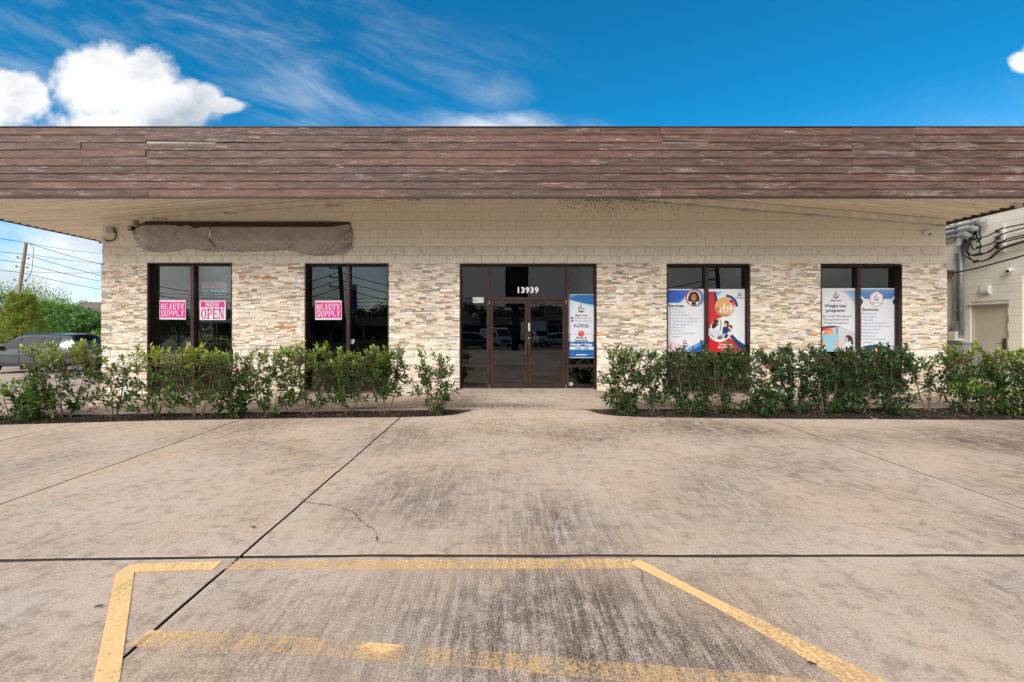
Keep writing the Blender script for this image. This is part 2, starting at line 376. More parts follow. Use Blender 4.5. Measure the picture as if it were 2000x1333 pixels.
# sidewalk along the facade, rising to the door
XD = wx(1031)
def Sz(x, y):
    z = Gz(x, min(y, 9))+.05
    w = (1-sstep(1.63, 2.25, abs(x-XD)))*sstep(8.95, 10.5, y)
    return z+(0-.012-z)*w
walk = tag(link('sidewalk', None), kind='structure')
sx = [-40, -28, -20, -14, -11, -8, -4.9, -1.45, 2.4, 5.4, 8.4, 11.4, 14.4, 20, 30]
for i in range(len(sx)-1):
    slab('paving_slab', sx[i], sx[i+1], 8.7, D+.05, Sz, M['walk'], ylow=back, parent=walk, dx=.3 if -12 < sx[i] < 12 else 2, dy=.25, thick=.25, gap=.004)
# concrete apron beside the building on the left
apron = tag(link('driveway', None), kind='structure')
ax = [-60, -48, -38, -30, -24, -18, -13.5, -9.3]; ay = [D+.06, 14.2, 18, 22, 27]
for i in range(len(ax)-1):
    for j in range(len(ay)-1):
        slab('paving_slab', ax[i], ax[i+1], ay[j], ay[j+1], lambda x, y: Gz(x, y)+.03, M['walk'], parent=apron, dx=2, dy=2)
# mulch bed and bark
M['mulch'] = mat('bark_mulch_bed', (.028, .02, .016), .95, var=.5, nscale=40, bump=1., bscale=60)
mb = MB(); X = list(np.linspace(-20, 20, 320))
for x in X:
    f, k = front(x), back(x)
    for q in range(5):
        y = f+(k-f)*q/4 - (.03 if q == 0 else -.03 if q == 4 else 0); mb.v.append((x, y, Gz(x, y)-.055+(.075*(q/4)+.02*math.sin(q/4*math.pi))*min(1, (k-f)/.4)+random.uniform(-.008, .008)))
for i in range(len(X)-1):
    for q in range(4): mb.f.append((i*5+q, i*5+5+q, i*5+6+q, i*5+1+q)); mb.mi.append(0)
tag(mb.build('planting_bed', M['mulch']), kind='structure')
def chips(n, xr, name, mats_):
    V = []; Fc = []; mi = []
    base = np.array([(x, y, z) for x in (-1, 1) for y in (-1, 1) for z in (-1, 1)], float)
    fcs = [(0, 1, 3, 2), (4, 6, 7, 5), (0, 4, 5, 1), (2, 3, 7, 6), (0, 2, 6, 4), (1, 5, 7, 3)]
    k = 0
    while k < n:
        x = random.uniform(*xr); f, b_ = front(x), back(x)
        if b_-f < .02: continue
        y = random.uniform(f+.0, b_-.0); z = Gz(x, y)-.048+(.075*(y-f)/(b_-f)+.02*math.sin((y-f)/(b_-f)*math.pi))*min(1, (b_-f)/.4)
        rot = Matrix.Rotation(random.uniform(0, 6.28), 3, 'Z') @ Matrix.Rotation(random.uniform(-.6, .6), 3, 'X')
        P = base*np.array((random.uniform(.008, .028), random.uniform(.004, .009), random.uniform(.002, .005)))@np.array(rot).T+np.array((x, y, z+random.uniform(0, .015)))
        o = len(V); V += P.tolist(); Fc += [tuple(a+o for a in q) for q in fcs]; mi += [random.choices(range(len(mats_)), (6, 3, 1))[0]]*6; k += 1
    b = MB(); b.v = V; b.f = Fc; b.mi = mi; o = b.build(name, mats_); return o
tag(chips(11000, (-12, 11.5), 'bark_mulch', [M['mulch'], mat('bark_brown', (.07, .043, .028), .9), mat('bark_grey', (.16, .125, .10), .9)]), 'dark brown shredded bark mulch filling the planting bed in front of the sidewalk', 'mulch', kind='stuff')
# ================================================================ SHOP BUILDING
def paintblock(name, col, bump, bscale, dirt=.25):
    m, t = newmat(name); p = t.n('ShaderNodeNewGeometry').outputs['Position']; oi = t.n('ShaderNodeObjectInfo').outputs['Random']
    n1 = t.noise(p, 1.3, 5, .6); n2 = t.noise(p, bscale, 5, .65)
    c = t.mix(t.ss(n1, .3, .7), col, tuple(x*.93 for x in col))
    c = t.mix(t.m('MULTIPLY', oi, .5), c, tuple(x*.93 for x in col))
    if bump > .5: n3 = t.noise(t.sc(p, 30, 1, 55), 1., 3, .6, 1.2); c = t.mix(t.m('MULTIPLY', t.ss(n3, .54, .62), .42), c, (.36, .27, .18))  # dark streaks stand in for shade in the split-face relief
    d = t.m('MULTIPLY', t.ss(n2, .57, .72), t.m('MULTIPLY', t.ss(t.noise(t.sc(p, 1, 1, 1, (4, 0, 2)), 1.1, 4, .6), .35, .65), dirt))
    c = t.mix(d, c, (.13, .09, .055))
    t.out(t.bsdf(c, .75, 0, t.bump(n2, bump, .02))); return m
CREAM = (.88, .80, .66)
M['block'] = paintblock('cream_painted_block', CREAM, .12, 30, .15)
M['split'] = paintblock('cream_painted_split_face', (.88, .81, .69), 1., 22, .8)
M['split_lit'] = paintblock('cream_painted_split_face_lit', (.88, .84, .75), .9, 22, .35)  # lower band: same cream paint, with its stronger light put into the colour
M['mortar'] = mat('painted_mortar', (.66, .56, .42), .9, var=.3, nscale=8)
M['mortarl'] = mat('painted_mortar_low', (.50, .44, .35), .9)
M['stoneback'] = mat('stone_adhesive', (.36, .31, .25), .95)  # plain brown backing colour behind the stone veneer
M['bronze'] = mat('dark_bronze_metal', (.030, .017, .014), .38, .3, var=.15, nscale=3, bump=.03)
M['bronze2'] = mat('door_bronze_metal', (.052, .026, .021), .36, .3, var=.2, nscale=3, dirt=.2)
M['steel'] = mat('brushed_galvanised_steel', (.42, .44, .45), .45, .6, var=.15)
M['black'] = mat('black_rubber', (.012, .012, .013), .55)
M['white'] = mat('white_plastic', (.78, .78, .77), .4)
M['greybox'] = mat('grey_enclosure', (.30, .31, .32), .5, dirt=.15)
M['soffit'] = mat('tan_painted_soffit', (.88, .79, .64), .6, var=.10, nscale=1.5, stretch=(.25, 6, 1), dirt=.30)  # stretched dark streaks stand in for weak rib shading, along with dirt
M['trim'] = mat('tan_painted_trim', (.88, .80, .66), .6, dirt=.12)
M['dark'] = mat('dark_brown_beam', (.035, .022, .017), .6)
M['whiteback'] = mat('white_fascia_backing', (.74, .73, .72), .6)
def stonemat(name, src):
    m, t = newmat(name); p = t.n('ShaderNodeNewGeometry').outputs['Position']
    if src == 'obj': c0 = t.n('ShaderNodeObjectInfo').outputs['Color']
    else:
        a = t.n('ShaderNodeVertexColor', layer_name='Col'); c0 = a.outputs[0]
    q = t.sc(p, 6, 20, 40)
    n1 = t.noise(q, 1.0, 5, .65); n2 = t.noise(t.sc(p, 9, 9, 30, (3, 1, 4)), 1.3, 4, .6)
    c = t.mix(t.ss(n1, .25, .75), t.mix(1., c0, (.78, .76, .74), 'MULTIPLY'), t.mix(1., c0, (1.12, 1.12, 1.12), 'MULTIPLY'))
    c = t.mix(t.m('MULTIPLY', t.ss(n2, .60, .72), .45), c, (.50, .25, .10))
    t.out(t.bsdf(c, .7, 0, t.bump(n1, .6, .006))); return m
M['stone_o'] = stonemat('ledger_stone_single', 'obj'); M['stone_v'] = stonemat('ledger_stone_mass', 'v')
def woodmat():
    m, t = newmat('weathered_stained_board')
    g = t.n('ShaderNodeNewGeometry'); p = g.outputs['Position']; rnd = t.n('ShaderNodeObjectInfo').outputs['Random']
    off = t.comb(t.m('MULTIPLY', rnd, 37.), 0., t.m('MULTIPLY', rnd, 11.)); q0 = t.n('ShaderNodeVectorMath', operation='ADD'); t.put(q0.inputs[0], p); t.put(q0.inputs[1], off); q = q0.outputs[0]
    px, py, pz = t.sep(p)
    grain = t.noise(t.sc(q, 1.8, 1, 26), 1., 6, .70, .8); fine = t.noise(t.sc(q, 5, 1, 70), 1., 4, .7)
    zone = t.noise(t.sc(q, .55, 1, 3), 1., 4, .6); zone2 = t.noise(t.sc(q, .9, 1, 5, (9, 3, 2)), 1., 3, .6)
    c = t.mix(t.ss(grain, .3, .7), (.030, .016, .013), (.200, .108, .084))
    c = t.mix(t.ss(zone, .35, .65, 0, .35), c, (.13, .09, .078))
    c = t.mix(t.m('MULTIPLY', t.ss(rnd, .55, .9), .45), c, (.20, .085, .065))
    c = t.mix(t.m('MULTIPLY', t.ss(rnd, .35, .1), .4), c, (.085, .055, .045))
    kv = t.vor(t.sc(q, 2.3, 0, 7), 1.0); kd = t.m('ADD', kv[0], t.ss(t.sep(kv[1])[0], .60, .50, 0, .5))
    ring = t.m('SINE', t.m('MULTIPLY', kd, 95.)); near = t.ss(kd, .24, .07)
    c = t.mix(t.m('MULTIPLY', t.m('MULTIPLY', near, t.ss(ring, -.2, .8)), .85), c, (.035, .018, .014))
    c = t.mix(t.m('MULTIPLY', t.ss(kd, .055, .03), .85), c, (.02, .012, .010))
    right = t.ss(px, 6.2, 8.0, 0., .06)
    wear = t.ss(t.m('ADD', t.m('ADD', t.m('MULTIPLY', fine, .5), t.m('MULTIPLY', zone2, .55)), right), .60, .72)
    scr = t.ss(t.noise(t.sc(q, 3.0, 1, 36, (1, 2, 3)), 1., 6, .80), .56, .64)
    dkl = t.ss(t.noise(t.sc(q, 1.5, 1, 44, (7, 2, 3)), 1., 4, .7), .54, .62); c = t.mix(t.m('MULTIPLY', dkl, .8), c, (.03, .015, .012))
    w = t.m('MULTIPLY', t.m('MAXIMUM', t.m('MULTIPLY', wear, .4), t.m('MULTIPLY', scr, t.ss(zone2, .42, .62))), .85)
    c = t.mix(w, c, (.52, .47, .46))
    t.out(t.bsdf(c, t.ss(fine, .3, .7, .5, .8), 0, t.bump(grain, .5, .006))); return m
M['wood'] = woodmat()
def glassmat(name, refl, trans, tintc=(.35, .37, .36)):
    m, t = newmat(name); p = t.n('ShaderNodeNewGeometry').outputs['Position']
    nb = t.bump(t.noise(t.sc(p, .8, .8, .5), 1., 2, .4), .05, .05)
    gl = t.n('ShaderNodeBsdfGlossy'); gl.inputs['Roughness'].default_value = .0; gl.inputs['Color'].default_value = (.92, .93, .95, 1); t.put(gl.inputs['Normal'], nb)
    tr = t.n('ShaderNodeBsdfTransparent'); tr.inputs['Color'].default_value = (*[x*trans for x in tintc], 1)
    mx = t.n('ShaderNodeMixShader'); lw = t.n('ShaderNodeLayerWeight'); lw.inputs[0].default_value = .3
    t.put(mx.inputs[0], t.m('ADD', refl, t.m('MULTIPLY', t.m('POWER', lw.outputs['Facing'], 4.), .6), clamp=True))
    t.nt.links.new(tr.outputs[0], mx.inputs[1]); t.nt.links.new(gl.outputs[0], mx.inputs[2]); t.out(mx.outputs[0]); return m
M['glass'] = glassmat('tinted_window_glass', .072, 1.2); M['glass1'] = glassmat('lighter_window_glass', .15, 1.4, (.5, .52, .5))
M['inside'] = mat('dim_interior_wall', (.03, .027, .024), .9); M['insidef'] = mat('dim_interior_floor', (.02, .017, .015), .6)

B = empty('commercial_building', (.46, D, 0), 'long low shop with cream block walls, ledger stone piers and wide wood plank fascia', 'building')
def bpart(o):
    mw = o.matrix_basis.copy(); o.parent = B; o.matrix_parent_inverse = Matrix.Translation(B.location).inverted(); return o
XL, XRt = wx(200), wx(1847)
YR = D+14            # rear of the building
OPEN = [(289, 455, 514, 757), (596, 760, 515, 757), (898, 1165, 515.5, 760), (1301, 1464, 517, 757), (1601, 1760, 518, 757)]
ZT = wz(515.5)
# wall cores behind the facing
def RZ(x): return 3.455-.0853*abs(x-.35)+.055*max(0, abs(x-.45)-9.93)     # deck height above eye
def roofz(x): return EYE+RZ(x)
c = MB(); px_ = XL+.02
for (a, b, yt, yb) in OPEN:
    c.box(px_, wx(a)-.0, D+.03, D+.22, -.4, ZT); px_ = wx(b)
c.box(px_, XRt-.02, D+.03, D+.22, -.4, ZT)
c.box(XL+.02, XRt-.02, D+.03, D+.22, ZT, 4.45)
c.box(XL+5, XRt-5, D+.03, D+.22, 4.45, 4.6)
bpart(c.build('wall_core', M['mortar']))
for (a, b, yt, yb) in OPEN:
    if yb < 760: bpart(MB().box(wx(a), wx(b), D+.05, D+.22, -.4, wz(760)).build('wall_base', M['stoneback']))
sh = MB()
sh.box(XL+.02, XL+.22, D+.22, YR, -.5, 4.05); sh.box(XRt-.22, XRt-.02, D+.22, YR, -.5, 4.05); sh.box(XL+.02, XRt-.02, YR-.2, YR, -.5, 4.05)
bpart(sh.build('side_wall', M['block']))
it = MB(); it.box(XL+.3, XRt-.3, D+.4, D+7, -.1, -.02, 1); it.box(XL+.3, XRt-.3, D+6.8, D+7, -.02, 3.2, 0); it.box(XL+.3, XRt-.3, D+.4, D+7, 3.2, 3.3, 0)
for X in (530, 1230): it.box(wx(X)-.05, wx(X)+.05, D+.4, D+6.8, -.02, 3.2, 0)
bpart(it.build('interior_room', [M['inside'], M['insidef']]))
# blocks
BW, BH = .4064, .2032
def blockmesh(name, w, h, dep, split, m, seed):
    b = MB()
    if not split:
        e = .003; g_ = .0013; x0, x1, z0, z1 = g_, w-g_, g_, h-g_
        b.v = [(x0, 0, z0), (x1, 0, z0), (x1, 0, z1), (x0, 0, z1), (x0+e, -e, z0+e), (x1-e, -e, z0+e), (x1-e, -e, z1-e), (x0+e, -e, z1-e), (x0, dep, z0), (x1, dep, z0), (x1, dep, z1), (x0, dep, z1)]
        b.f = [(4, 5, 6, 7), (0, 1, 5, 4), (1, 2, 6, 5), (2, 3, 7, 6), (3, 0, 4, 7), (8, 9, 1, 0), (9, 10, 2, 1), (10, 11, 3, 2), (11, 8, 0, 3)]; b.mi = [0]*9
    else:
        nx_, nz_ = 12, 6; g_ = .003
        for j in range(nz_+1):
            for i in range(nx_+1):
                x = g_+(w-2*g_)*i/nx_; z = g_+(h-2*g_)*j/nz_; ed = i in (0, nx_) or j in (0, nz_)
                y = -.002 if ed else -.020-.022*mnoise.noise((x*11+seed*7, z*14, seed))-.014*mnoise.noise((x*33, z*33, seed))
                b.v.append((x, y, z))
        for j in range(nz_):
            for i in range(nx_): k = j*(nx_+1)+i; b.f.append((k, k+1, k+nx_+2, k+nx_+1)); b.mi.append(0)
        o = len(b.v); b.v += [(g_, -.002, g_), (w-g_, -.002, g_), (w-g_, -.002, h-g_), (g_, -.002, h-g_), (g_, dep, g_), (w-g_, dep, g_), (w-g_, dep, h-g_), (g_, dep, h-g_)]
        b.f += [(o+4, o+5, o+1, o), (o+5, o+6, o+2, o+1), (o+6, o+7, o+3, o+2), (o+7, o+4, o, o+3)]; b.mi += [0]*4
    me = bpy.data.meshes.new(name); me.from_pydata(b.v, [], b.f); me.materials.append(m); 
    if split: me.polygons.foreach_set('use_smooth', [True]*len(b.f))
    return me
MESH = {}
def block(x, z, w, kind, seed=0, m=None):
    m = m or M['block' if kind == 'block' else 'split']
    key = (round(w, 3), kind, seed, m.name)
    if key not in MESH: MESH[key] = blockmesh(kind, w, BH, .03, kind != 'block', m, seed)
    o = link(kind, MESH[key], None, (x, D, z)); bpart(o); return o
def course(z, off, kind, x0, x1, m=None, skip=lambda x, w: False):
    x = x0; w = BW-off if off else BW
    while x < x1-.01:
        w = min(w, x1-x)
        if not skip(x, w) and w > .03: block(x, z, round(w, 3), kind, random.randrange(3) if kind != 'block' else 0, m)
        x += w; w = BW
for k in range(2): course(ZT+k*BH, k*BW/2, 'split_face_block', XL, XRt)
for k in range(2, 9):
    z = ZT+k*BH
    course(z, (k % 2)*BW/2, 'block', XL, XRt, skip=lambda x, w: z > roofz(x if abs(x-.35) < abs(x+w-.35) else x+w)-.10)
PIERS = [(200, 289), (455, 596), (760, 898), (1165, 1301), (1464, 1601), (1760, 1847)]
zb1, zb0 = wz(683), wz(715)
BHh = (zb1-zb0)/2
for a, b in PIERS:
    for k in range(2):
        x = wx(a); x1 = wx(b); w = BW*(.5 if k else 1)
        while x < x1-.01:
            w = min(w, x1-x)
            if w > .03:
                o = block(x, zb0+k*BHh, round(w, 3), 'split_face_block', random.randrange(3), M['split_lit']); o.scale.z = BHh/BH
            x += w; w = BW
# ledger stone veneer
PAL = [((.72, .65, .56), 11), ((.76, .72, .68), 10), ((.66, .57, .46), 5), ((.40, .345, .26), 3.2), ((.33, .325, .29), 2.6), ((.52, .33, .19), 1.7), ((.50, .52, .53), 3), ((.24, .24, .22), 1.0), ((.40, .20, .10), .5), ((.66, .56, .50), 5)]
stones = []
def veneer(x0, x1, z0, z1, bias=0):
    z = z0; 
    while z < z1-.012:
        h2 = min(random.uniform(.046, .066), z1-z)
        if z1-z-h2 < .02: h2 = z1-z
        x = x0+random.uniform(-.004, .006)
        while x < x1-.02:
            w = min(random.uniform(.09, .30), x1-x)
            if x1-x-w < .04: w = x1-x
            r = random.random()
            if r < .13: stones.append((x, z, w, h2, bias))
            elif r < .9:
                s_ = random.uniform(.38, .62)
                for (za, hh) in ((z, h2*s_), (z+h2*s_, h2*(1-s_))):
                    if random.random() < .55 and w > .14:
                        q = random.uniform(.3, .7)*w; stones.append((x, za, q, hh, bias)); stones.append((x+q, za, w-q, hh, bias))
                    else: stones.append((x, za, w, hh, bias))
            else:
                for q in range(3): stones.append((x, z+h2*q/3, w, h2/3, bias))
            x += w
        z += h2
for a, b in PIERS:
    veneer(wx(a), wx(b), zb1, wz(515.6)); 
    veneer(wx(a), wx(b), Sz(wx((a+b)/2), 10.5)-.12, zb0)
areas = sorted(range(len(stones)), key=lambda i: -stones[i][2]*stones[i][3]*(1 if stones[i][1] > zb1-.1 else .3))
big = set(areas[:300])
ub = MB().box(0, 1, 0, 1, 0, 1); um = ub.build('ledger_stone', M['stone_o']); ume = um.data; bpy.data.objects.remove(um)
vm = MB(); vcol = []
for i, (x, z, w, h, bias) in enumerate(stones):
    dk = .012*max(0, math.sin((z*2.1+x*.2)))
    pal, wt = zip(*PAL); wts = list(wt)
    if mnoise.noise((x*.9, z*2.3, 5)) > .1: wts[3] *= 2.4; wts[4] *= 2; wts[7] *= 2
    col = np.array(random.choices(pal, wts)[0])*random.uniform(.95, 1.30)*np.array((1.05,1.03,1.0)); pr = random.uniform(0, .017); g_ = .0007
    if i in big:
        o = link('ledger_stone', ume, None, (x+g_, D-.024-pr, z+g_), None, (w-2*g_, .05, h-2*g_)); o.color = (*[float(min(1, q)) for q in col], 1); bpart(o)
    else:
        vm.box(x+g_, x+w-g_, D-.024-pr, D+.02, z+g_, z+h-g_); vcol += [(*np.clip(col, 0, 1), 1)]*24
o = vm.build('ledger_stone_infill', M['stone_v']); ca_ = o.data.color_attributes.new('Col', 'FLOAT_COLOR', 'CORNER'); ca_.data.foreach_set('color', np.array(vcol, dtype=np.float32).ravel()); tag(bpart(o), kind='stuff')
for a, b in PIERS: bpart(MB().box(wx(a)+.003, wx(b)-.003, D+.0, D+.029, -.6, ZT-.002).build('stone_backing', M['stoneback']))
# windows
GY = D+.15
def window(a, b, yt, yb, mull, bar, gm, tw=6):
    x0, x1, z1, z0 = wx(a), wx(b), wz(yt), wz(yb+3); fy0, fy1 = D+.07, D+.17; s_ = .045
    f = MB(); f.box(x0+.002, x0+s_, fy0, fy1, z0, z1); f.box(x1-s_, x1-.002, fy0, fy1, z0, z1); f.box(x0+s_, x1-s_, fy0, fy1, z1-.055, z1-.002); f.box(x0+s_, x1-s_, fy0, fy1, z0, z0+.05)
    f.box(x0+.002, x0+.03, D-.03, fy0, z0, z1); f.box(x1-.03, x1-.002, D-.03, fy0, z0, z1); f.box(x0+.03, x1-.03, D-.04, fy0, z1-.022, z1-.002)
    f.box(x0+.03, x1-.03, D-.045, fy0, z0-.03, z0+.012)
    win = bpart(f.build('window', M['bronze']))
    def sub(o): o.parent = win; o.matrix_parent_inverse = win.matrix_parent_inverse @ Matrix(); o.matrix_parent_inverse = Matrix.Identity(4); return o
    xm0, xm1 = wx(mull)*1.007-.04, wx(mull)*1.007+.04; zb = wz(bar)
    mm = MB(); mm.box(xm0, xm1, fy0-.012, fy1, z0+.05, z1-.055); sub(mm.build('mullion', M['bronze2']))
    mm = MB(); mm.box(x0+s_, xm0, fy0-.004, fy1, zb-.03, zb+.03); mm.box(xm1, x1-s_, fy0-.004, fy1, zb-.03, zb+.03); sub(mm.build('transom_bar', M['bronze2']))
    for (p, q) in ((x0+s_, xm0), (xm1, x1-s_)):
        mm = MB(); mm.box(p, q, GY-.003, GY+.003, zb+.03, z1-.055); sub(mm.build('pane', gm))
        mm = MB(); mm.box(p, q, GY-.003, GY+.003, z0+.05, zb-.03); sub(mm.build('lower_panel', M['panel']))
    return win
M['panel'] = mat('dark_spandrel_panel', (.022, .012, .012), .12, var=.1)
W1 = window(289, 455, 514, 757, 376, 714.5, M['glass1']); W2 = window(596, 760, 515, 757, 680, 714.5, M['glass'])
W3 = window(1301, 1464, 517, 757, 1380, 714.5, M['glass']); W4 = window(1601, 1760, 518, 757, 1677, 714.5, M['glass'])
# storefront entrance
x0, x1, z1, z0 = wx(898), wx(1165), wz(515.5), wz(760); fy0, fy1 = D+.045, D+.15
f = MB()
f.box(x0, x0+.045, fy0, fy1, z0, z1); f.box(x1-.045, x1, fy0, fy1, z0, z1); f.box(x0+.045, x1-.045, fy0, fy1, z1-.05, z1)
f.box(x0+.0, x0+.02, D-.03, fy0, z0, z1); f.box(x1-.02, x1, D-.03, fy0, z0, z1); f.box(x0+.02, x1-.02, D-.035, fy0, z1-.02, z1)
for X in (953.5, 1108): f.box(wx(X)-.035, wx(X)+.035, fy0-.01, fy1, z0, z1-.05)
f.box(wx(953.5)+.035, wx(1108)-.035, fy0-.006, fy1, wz(587), wz(580.5))
for (a, b) in ((x0+.045, wx(953.5)-.035), (wx(1108)+.035, x1-.045)):
    f.box(a, b, fy0-.004, fy1, wz(717), wz(713)); f.box(a, b, fy0, fy1, z0, z0+.045)
ent = bpart(f.build('storefront_frame', M['bronze2']))
def esub(o, par): o.parent = par; o.matrix_parent_inverse = Matrix.Identity(4); return o
for (a, b, p, q) in ((x0+.045, wx(953.5)-.035, wz(713), z1-.05), (x0+.045, wx(953.5)-.035, z0+.045, wz(717)), (wx(953.5)+.035, wx(1108)-.035, wz(580.5), z1-.05), (wx(1108)+.035, x1-.045, wz(713), z1-.05), (wx(1108)+.035, x1-.045, z0+.045, wz(717))):
    esub(MB().box(a, b, GY-.03, GY-.024, p, q).build('pane', M['glass']), ent)
th = MB().box(x0+.05, x1-.05, D-.02, D+.045, -.012, .012); esub(th.build('threshold', M['steel']), ent)
for k, (a, b) in enumerate(((wx(957.5), wx(1030.7)), (wx(1031.5), wx(1104.5)))):
    zt, zb_ = wz(587.5), .014; s_ = .062; f = MB(); y0_, y1_ = fy0+.005, fy0+.05
    f.box(a, a+s_, y0_, y1_, zb_, zt); f.box(b-s_, b, y0_, y1_, zb_, zt); f.box(a+s_, b-s_, y0_, y1_, zt-.065, zt); f.box(a+s_, b-s_, y0_, y1_, zb_, zb_+.11)
    d_ = bpart(f.build('door', M['bronze2'])); esub(MB().box(a+s_, b-s_, y0_+.02, y0_+.026, zb_+.11, zt-.065).build('pane', M['glass']), d_)
    hx = (b-.03) if k == 0 else (a+.03)
    h = MB(); h.tube([(hx, y0_-.002, wz(672)), (hx, y0_-.05, wz(672)), (hx, y0_-.055, wz(673)), (hx, y0_-.055, wz(691)), (hx, y0_-.05, wz(692)), (hx, y0_-.002, wz(692))], .017, 8)
    h.box(hx-.02, hx+.02, y0_-.008, y0_-.001, wz(694), wz(670)); esub(h.build('handle', mat('handle_bronze', (.12, .055, .04), .35, .4)), d_)
    if k: esub(MB().lathe([(0, -.014), (.018, -.014), (.022, -.004), (.022, 0)], (hx-.012, y0_-.001, wz(661)), 'Y', 14).build('lock_cylinder', M['steel']), d_)
    hg = a+.012 if k == 0 else b-.012
    hb = MB()
    for z in (zt-.04, .05): hb.tube([(hg+(-.03 if k == 0 else .03), y0_-.012, z-.045), (hg+(-.03 if k == 0 else .03), y0_-.012, z+.045)], .012, 8)
    esub(hb.build('hinge', mat('hinge_copper_tone', (.45, .28, .2), .4, .6)), d_)
# soffit: corrugated steel deck, ribs running down each slope
def deck(xa, xb, ya, yb):
    b = MB(); per = .2; prof = [(0, 0), (.04, .0), (.065, -.045), (.135, -.045), (.16, 0)]
    Y = []; y = ya
    while y < yb:
        for dy_, dz_ in prof: Y.append((y+dy_, dz_))
        y += per
    for x in (xa, xb):
        for y, dz_ in Y: b.v.append((x, y, roofz(x)+dz_))
    n = len(Y)
    for i in range(n-1): b.f.append((i, i+1, n+i+1, n+i)); b.mi.append(0)
    return b
XE_L, XE_R = -11.7, 10.7
YF = F/102          # fascia face
for a, b in ((XE_L, -9.48), (-9.48, .35), (.35, 10.38), (10.38, XE_R)): bpart(deck(a, b, YF+.05, YR+1).build('soffit_deck', M['soffit']))
rf = MB()
for a, b in ((XE_L+.02, -9.48), (-9.48, .35), (.35, 10.38), (10.38, XE_R-.02)):
    rf.add([(x, y, roofz(x)+dz_) for x in (a, b) for y in (YF+.05, YR+1) for dz_ in (.02, .35)], [(0, 1, 3, 2), (4, 6, 7, 5), (0, 4, 5, 1), (2, 3, 7, 6), (0, 2, 6, 4), (1, 5, 7, 3)])
bpart(rf.build('roof', M['greybox']))
for xe, s_ in ((XE_L, -1), (XE_R, 1)):
    z = roofz(xe); bpart(MB().box(min(xe, xe+s_*.09), max(xe, xe+s_*.09), YF+.06, YR+1, z-.055, 5.2).build('edge_beam', M['dark']))
# trims where the deck meets the facade
for xa, xb in ((XL, -2.4), (3.1, XRt)):
    n = 1; tr = MB()
    for i in range(n):
        a, b = xa+(xb-xa)*i/n, xa+(xb-xa)*(i+1)/n
        tr.add([(x, y, roofz(x)+dz_) for x in (a+.002, b-.002) for y in (D-.018, D+.01) for dz_ in (-.20, -.035)], [(0, 1, 3, 2), (4, 6, 7, 5), (0, 4, 5, 1), (2, 3, 7, 6), (0, 2, 6, 4), (1, 5, 7, 3)])
    bpart(tr.build('wall_flashing', M['trim']))
for xa, xb in ((-9.6, -2.4), (3.1, XRt-.05)):
    dk = MB(); dk.beam((xa, D-.03, roofz(xa)-.036), (xb, D-.03, roofz(xb)-.036), .018, .018)
    bpart(dk.build('deck_edge_angle', M['dark']))
# plank fascia
Z0f, Z1f = EYE+255.5/102, EYE+391.5/102
fb = MB().box(XE_L-.0, XE_R+.0, YF+.034, YF+.06, Z0f-.0, Z1f-.01); bpart(fb.build('fascia_backing', M['dark']))  # backing coloured dark to stand in for shadow in the board gaps
for wxa, wxb, wy in ((-1, 430, 280.5), (284, 420, 279.5), (160, 290, 309.5), (40, 160, 295), (545, 669, 280), (1292, 1385, 276), (1670, 1790, 264), (1667, 1780, 292), (1770, 1880, 322), (0, 159, 311)):
    if wxa >= 0: bpart(MB().box((wxa-985)/102, (wxb-985)/102, YF+.030, YF+.0335, EYE+(640-wy-5)/102, EYE+(640-wy+5)/102).build('exposed_white_backing', M['whiteback']))
fb = MB().box(XE_L-.0, XE_R, YF-.004, YF+.033, Z0f-.032, Z0f-.002); fb.box(XE_L, XE_R, YF-.006, YF+.06, Z1f+.001, Z1f+.014); bpart(fb.build('fascia_edge_trim', M['dark']))
for xe, s_ in ((XE_L-.10, -1), (XE_R+.10, 1)): bpart(MB().box(min(xe, xe+s_*.03), max(xe, xe+s_*.03), YF+.0, YR+1, Z0f, Z1f).build('side_fascia', M['wood']))
ROWS = [[162, 669, 1173, 1290, 1667, 1789], [284, 796, 1294, 1791], [158, 289, 667, 1168, 1663], [285, 793, 1293, 1788], [159, 670, 1172, 1666], [287, 793, 1292, 1788], [159, 669, 1171, 1667], [32, 542, 1047, 1540, 1913], [288, 796, 1292, 1789]]
rh = (Z1f-Z0f)/9
WARP = {(1, 1): (.034, -1), (3, 0): (.026, 1), (2, 0): (.016, 1), (1, 3): (.016, -1), (0, 4): (.010, -1), (2, 4): (.010, 1)}
nails = MB()
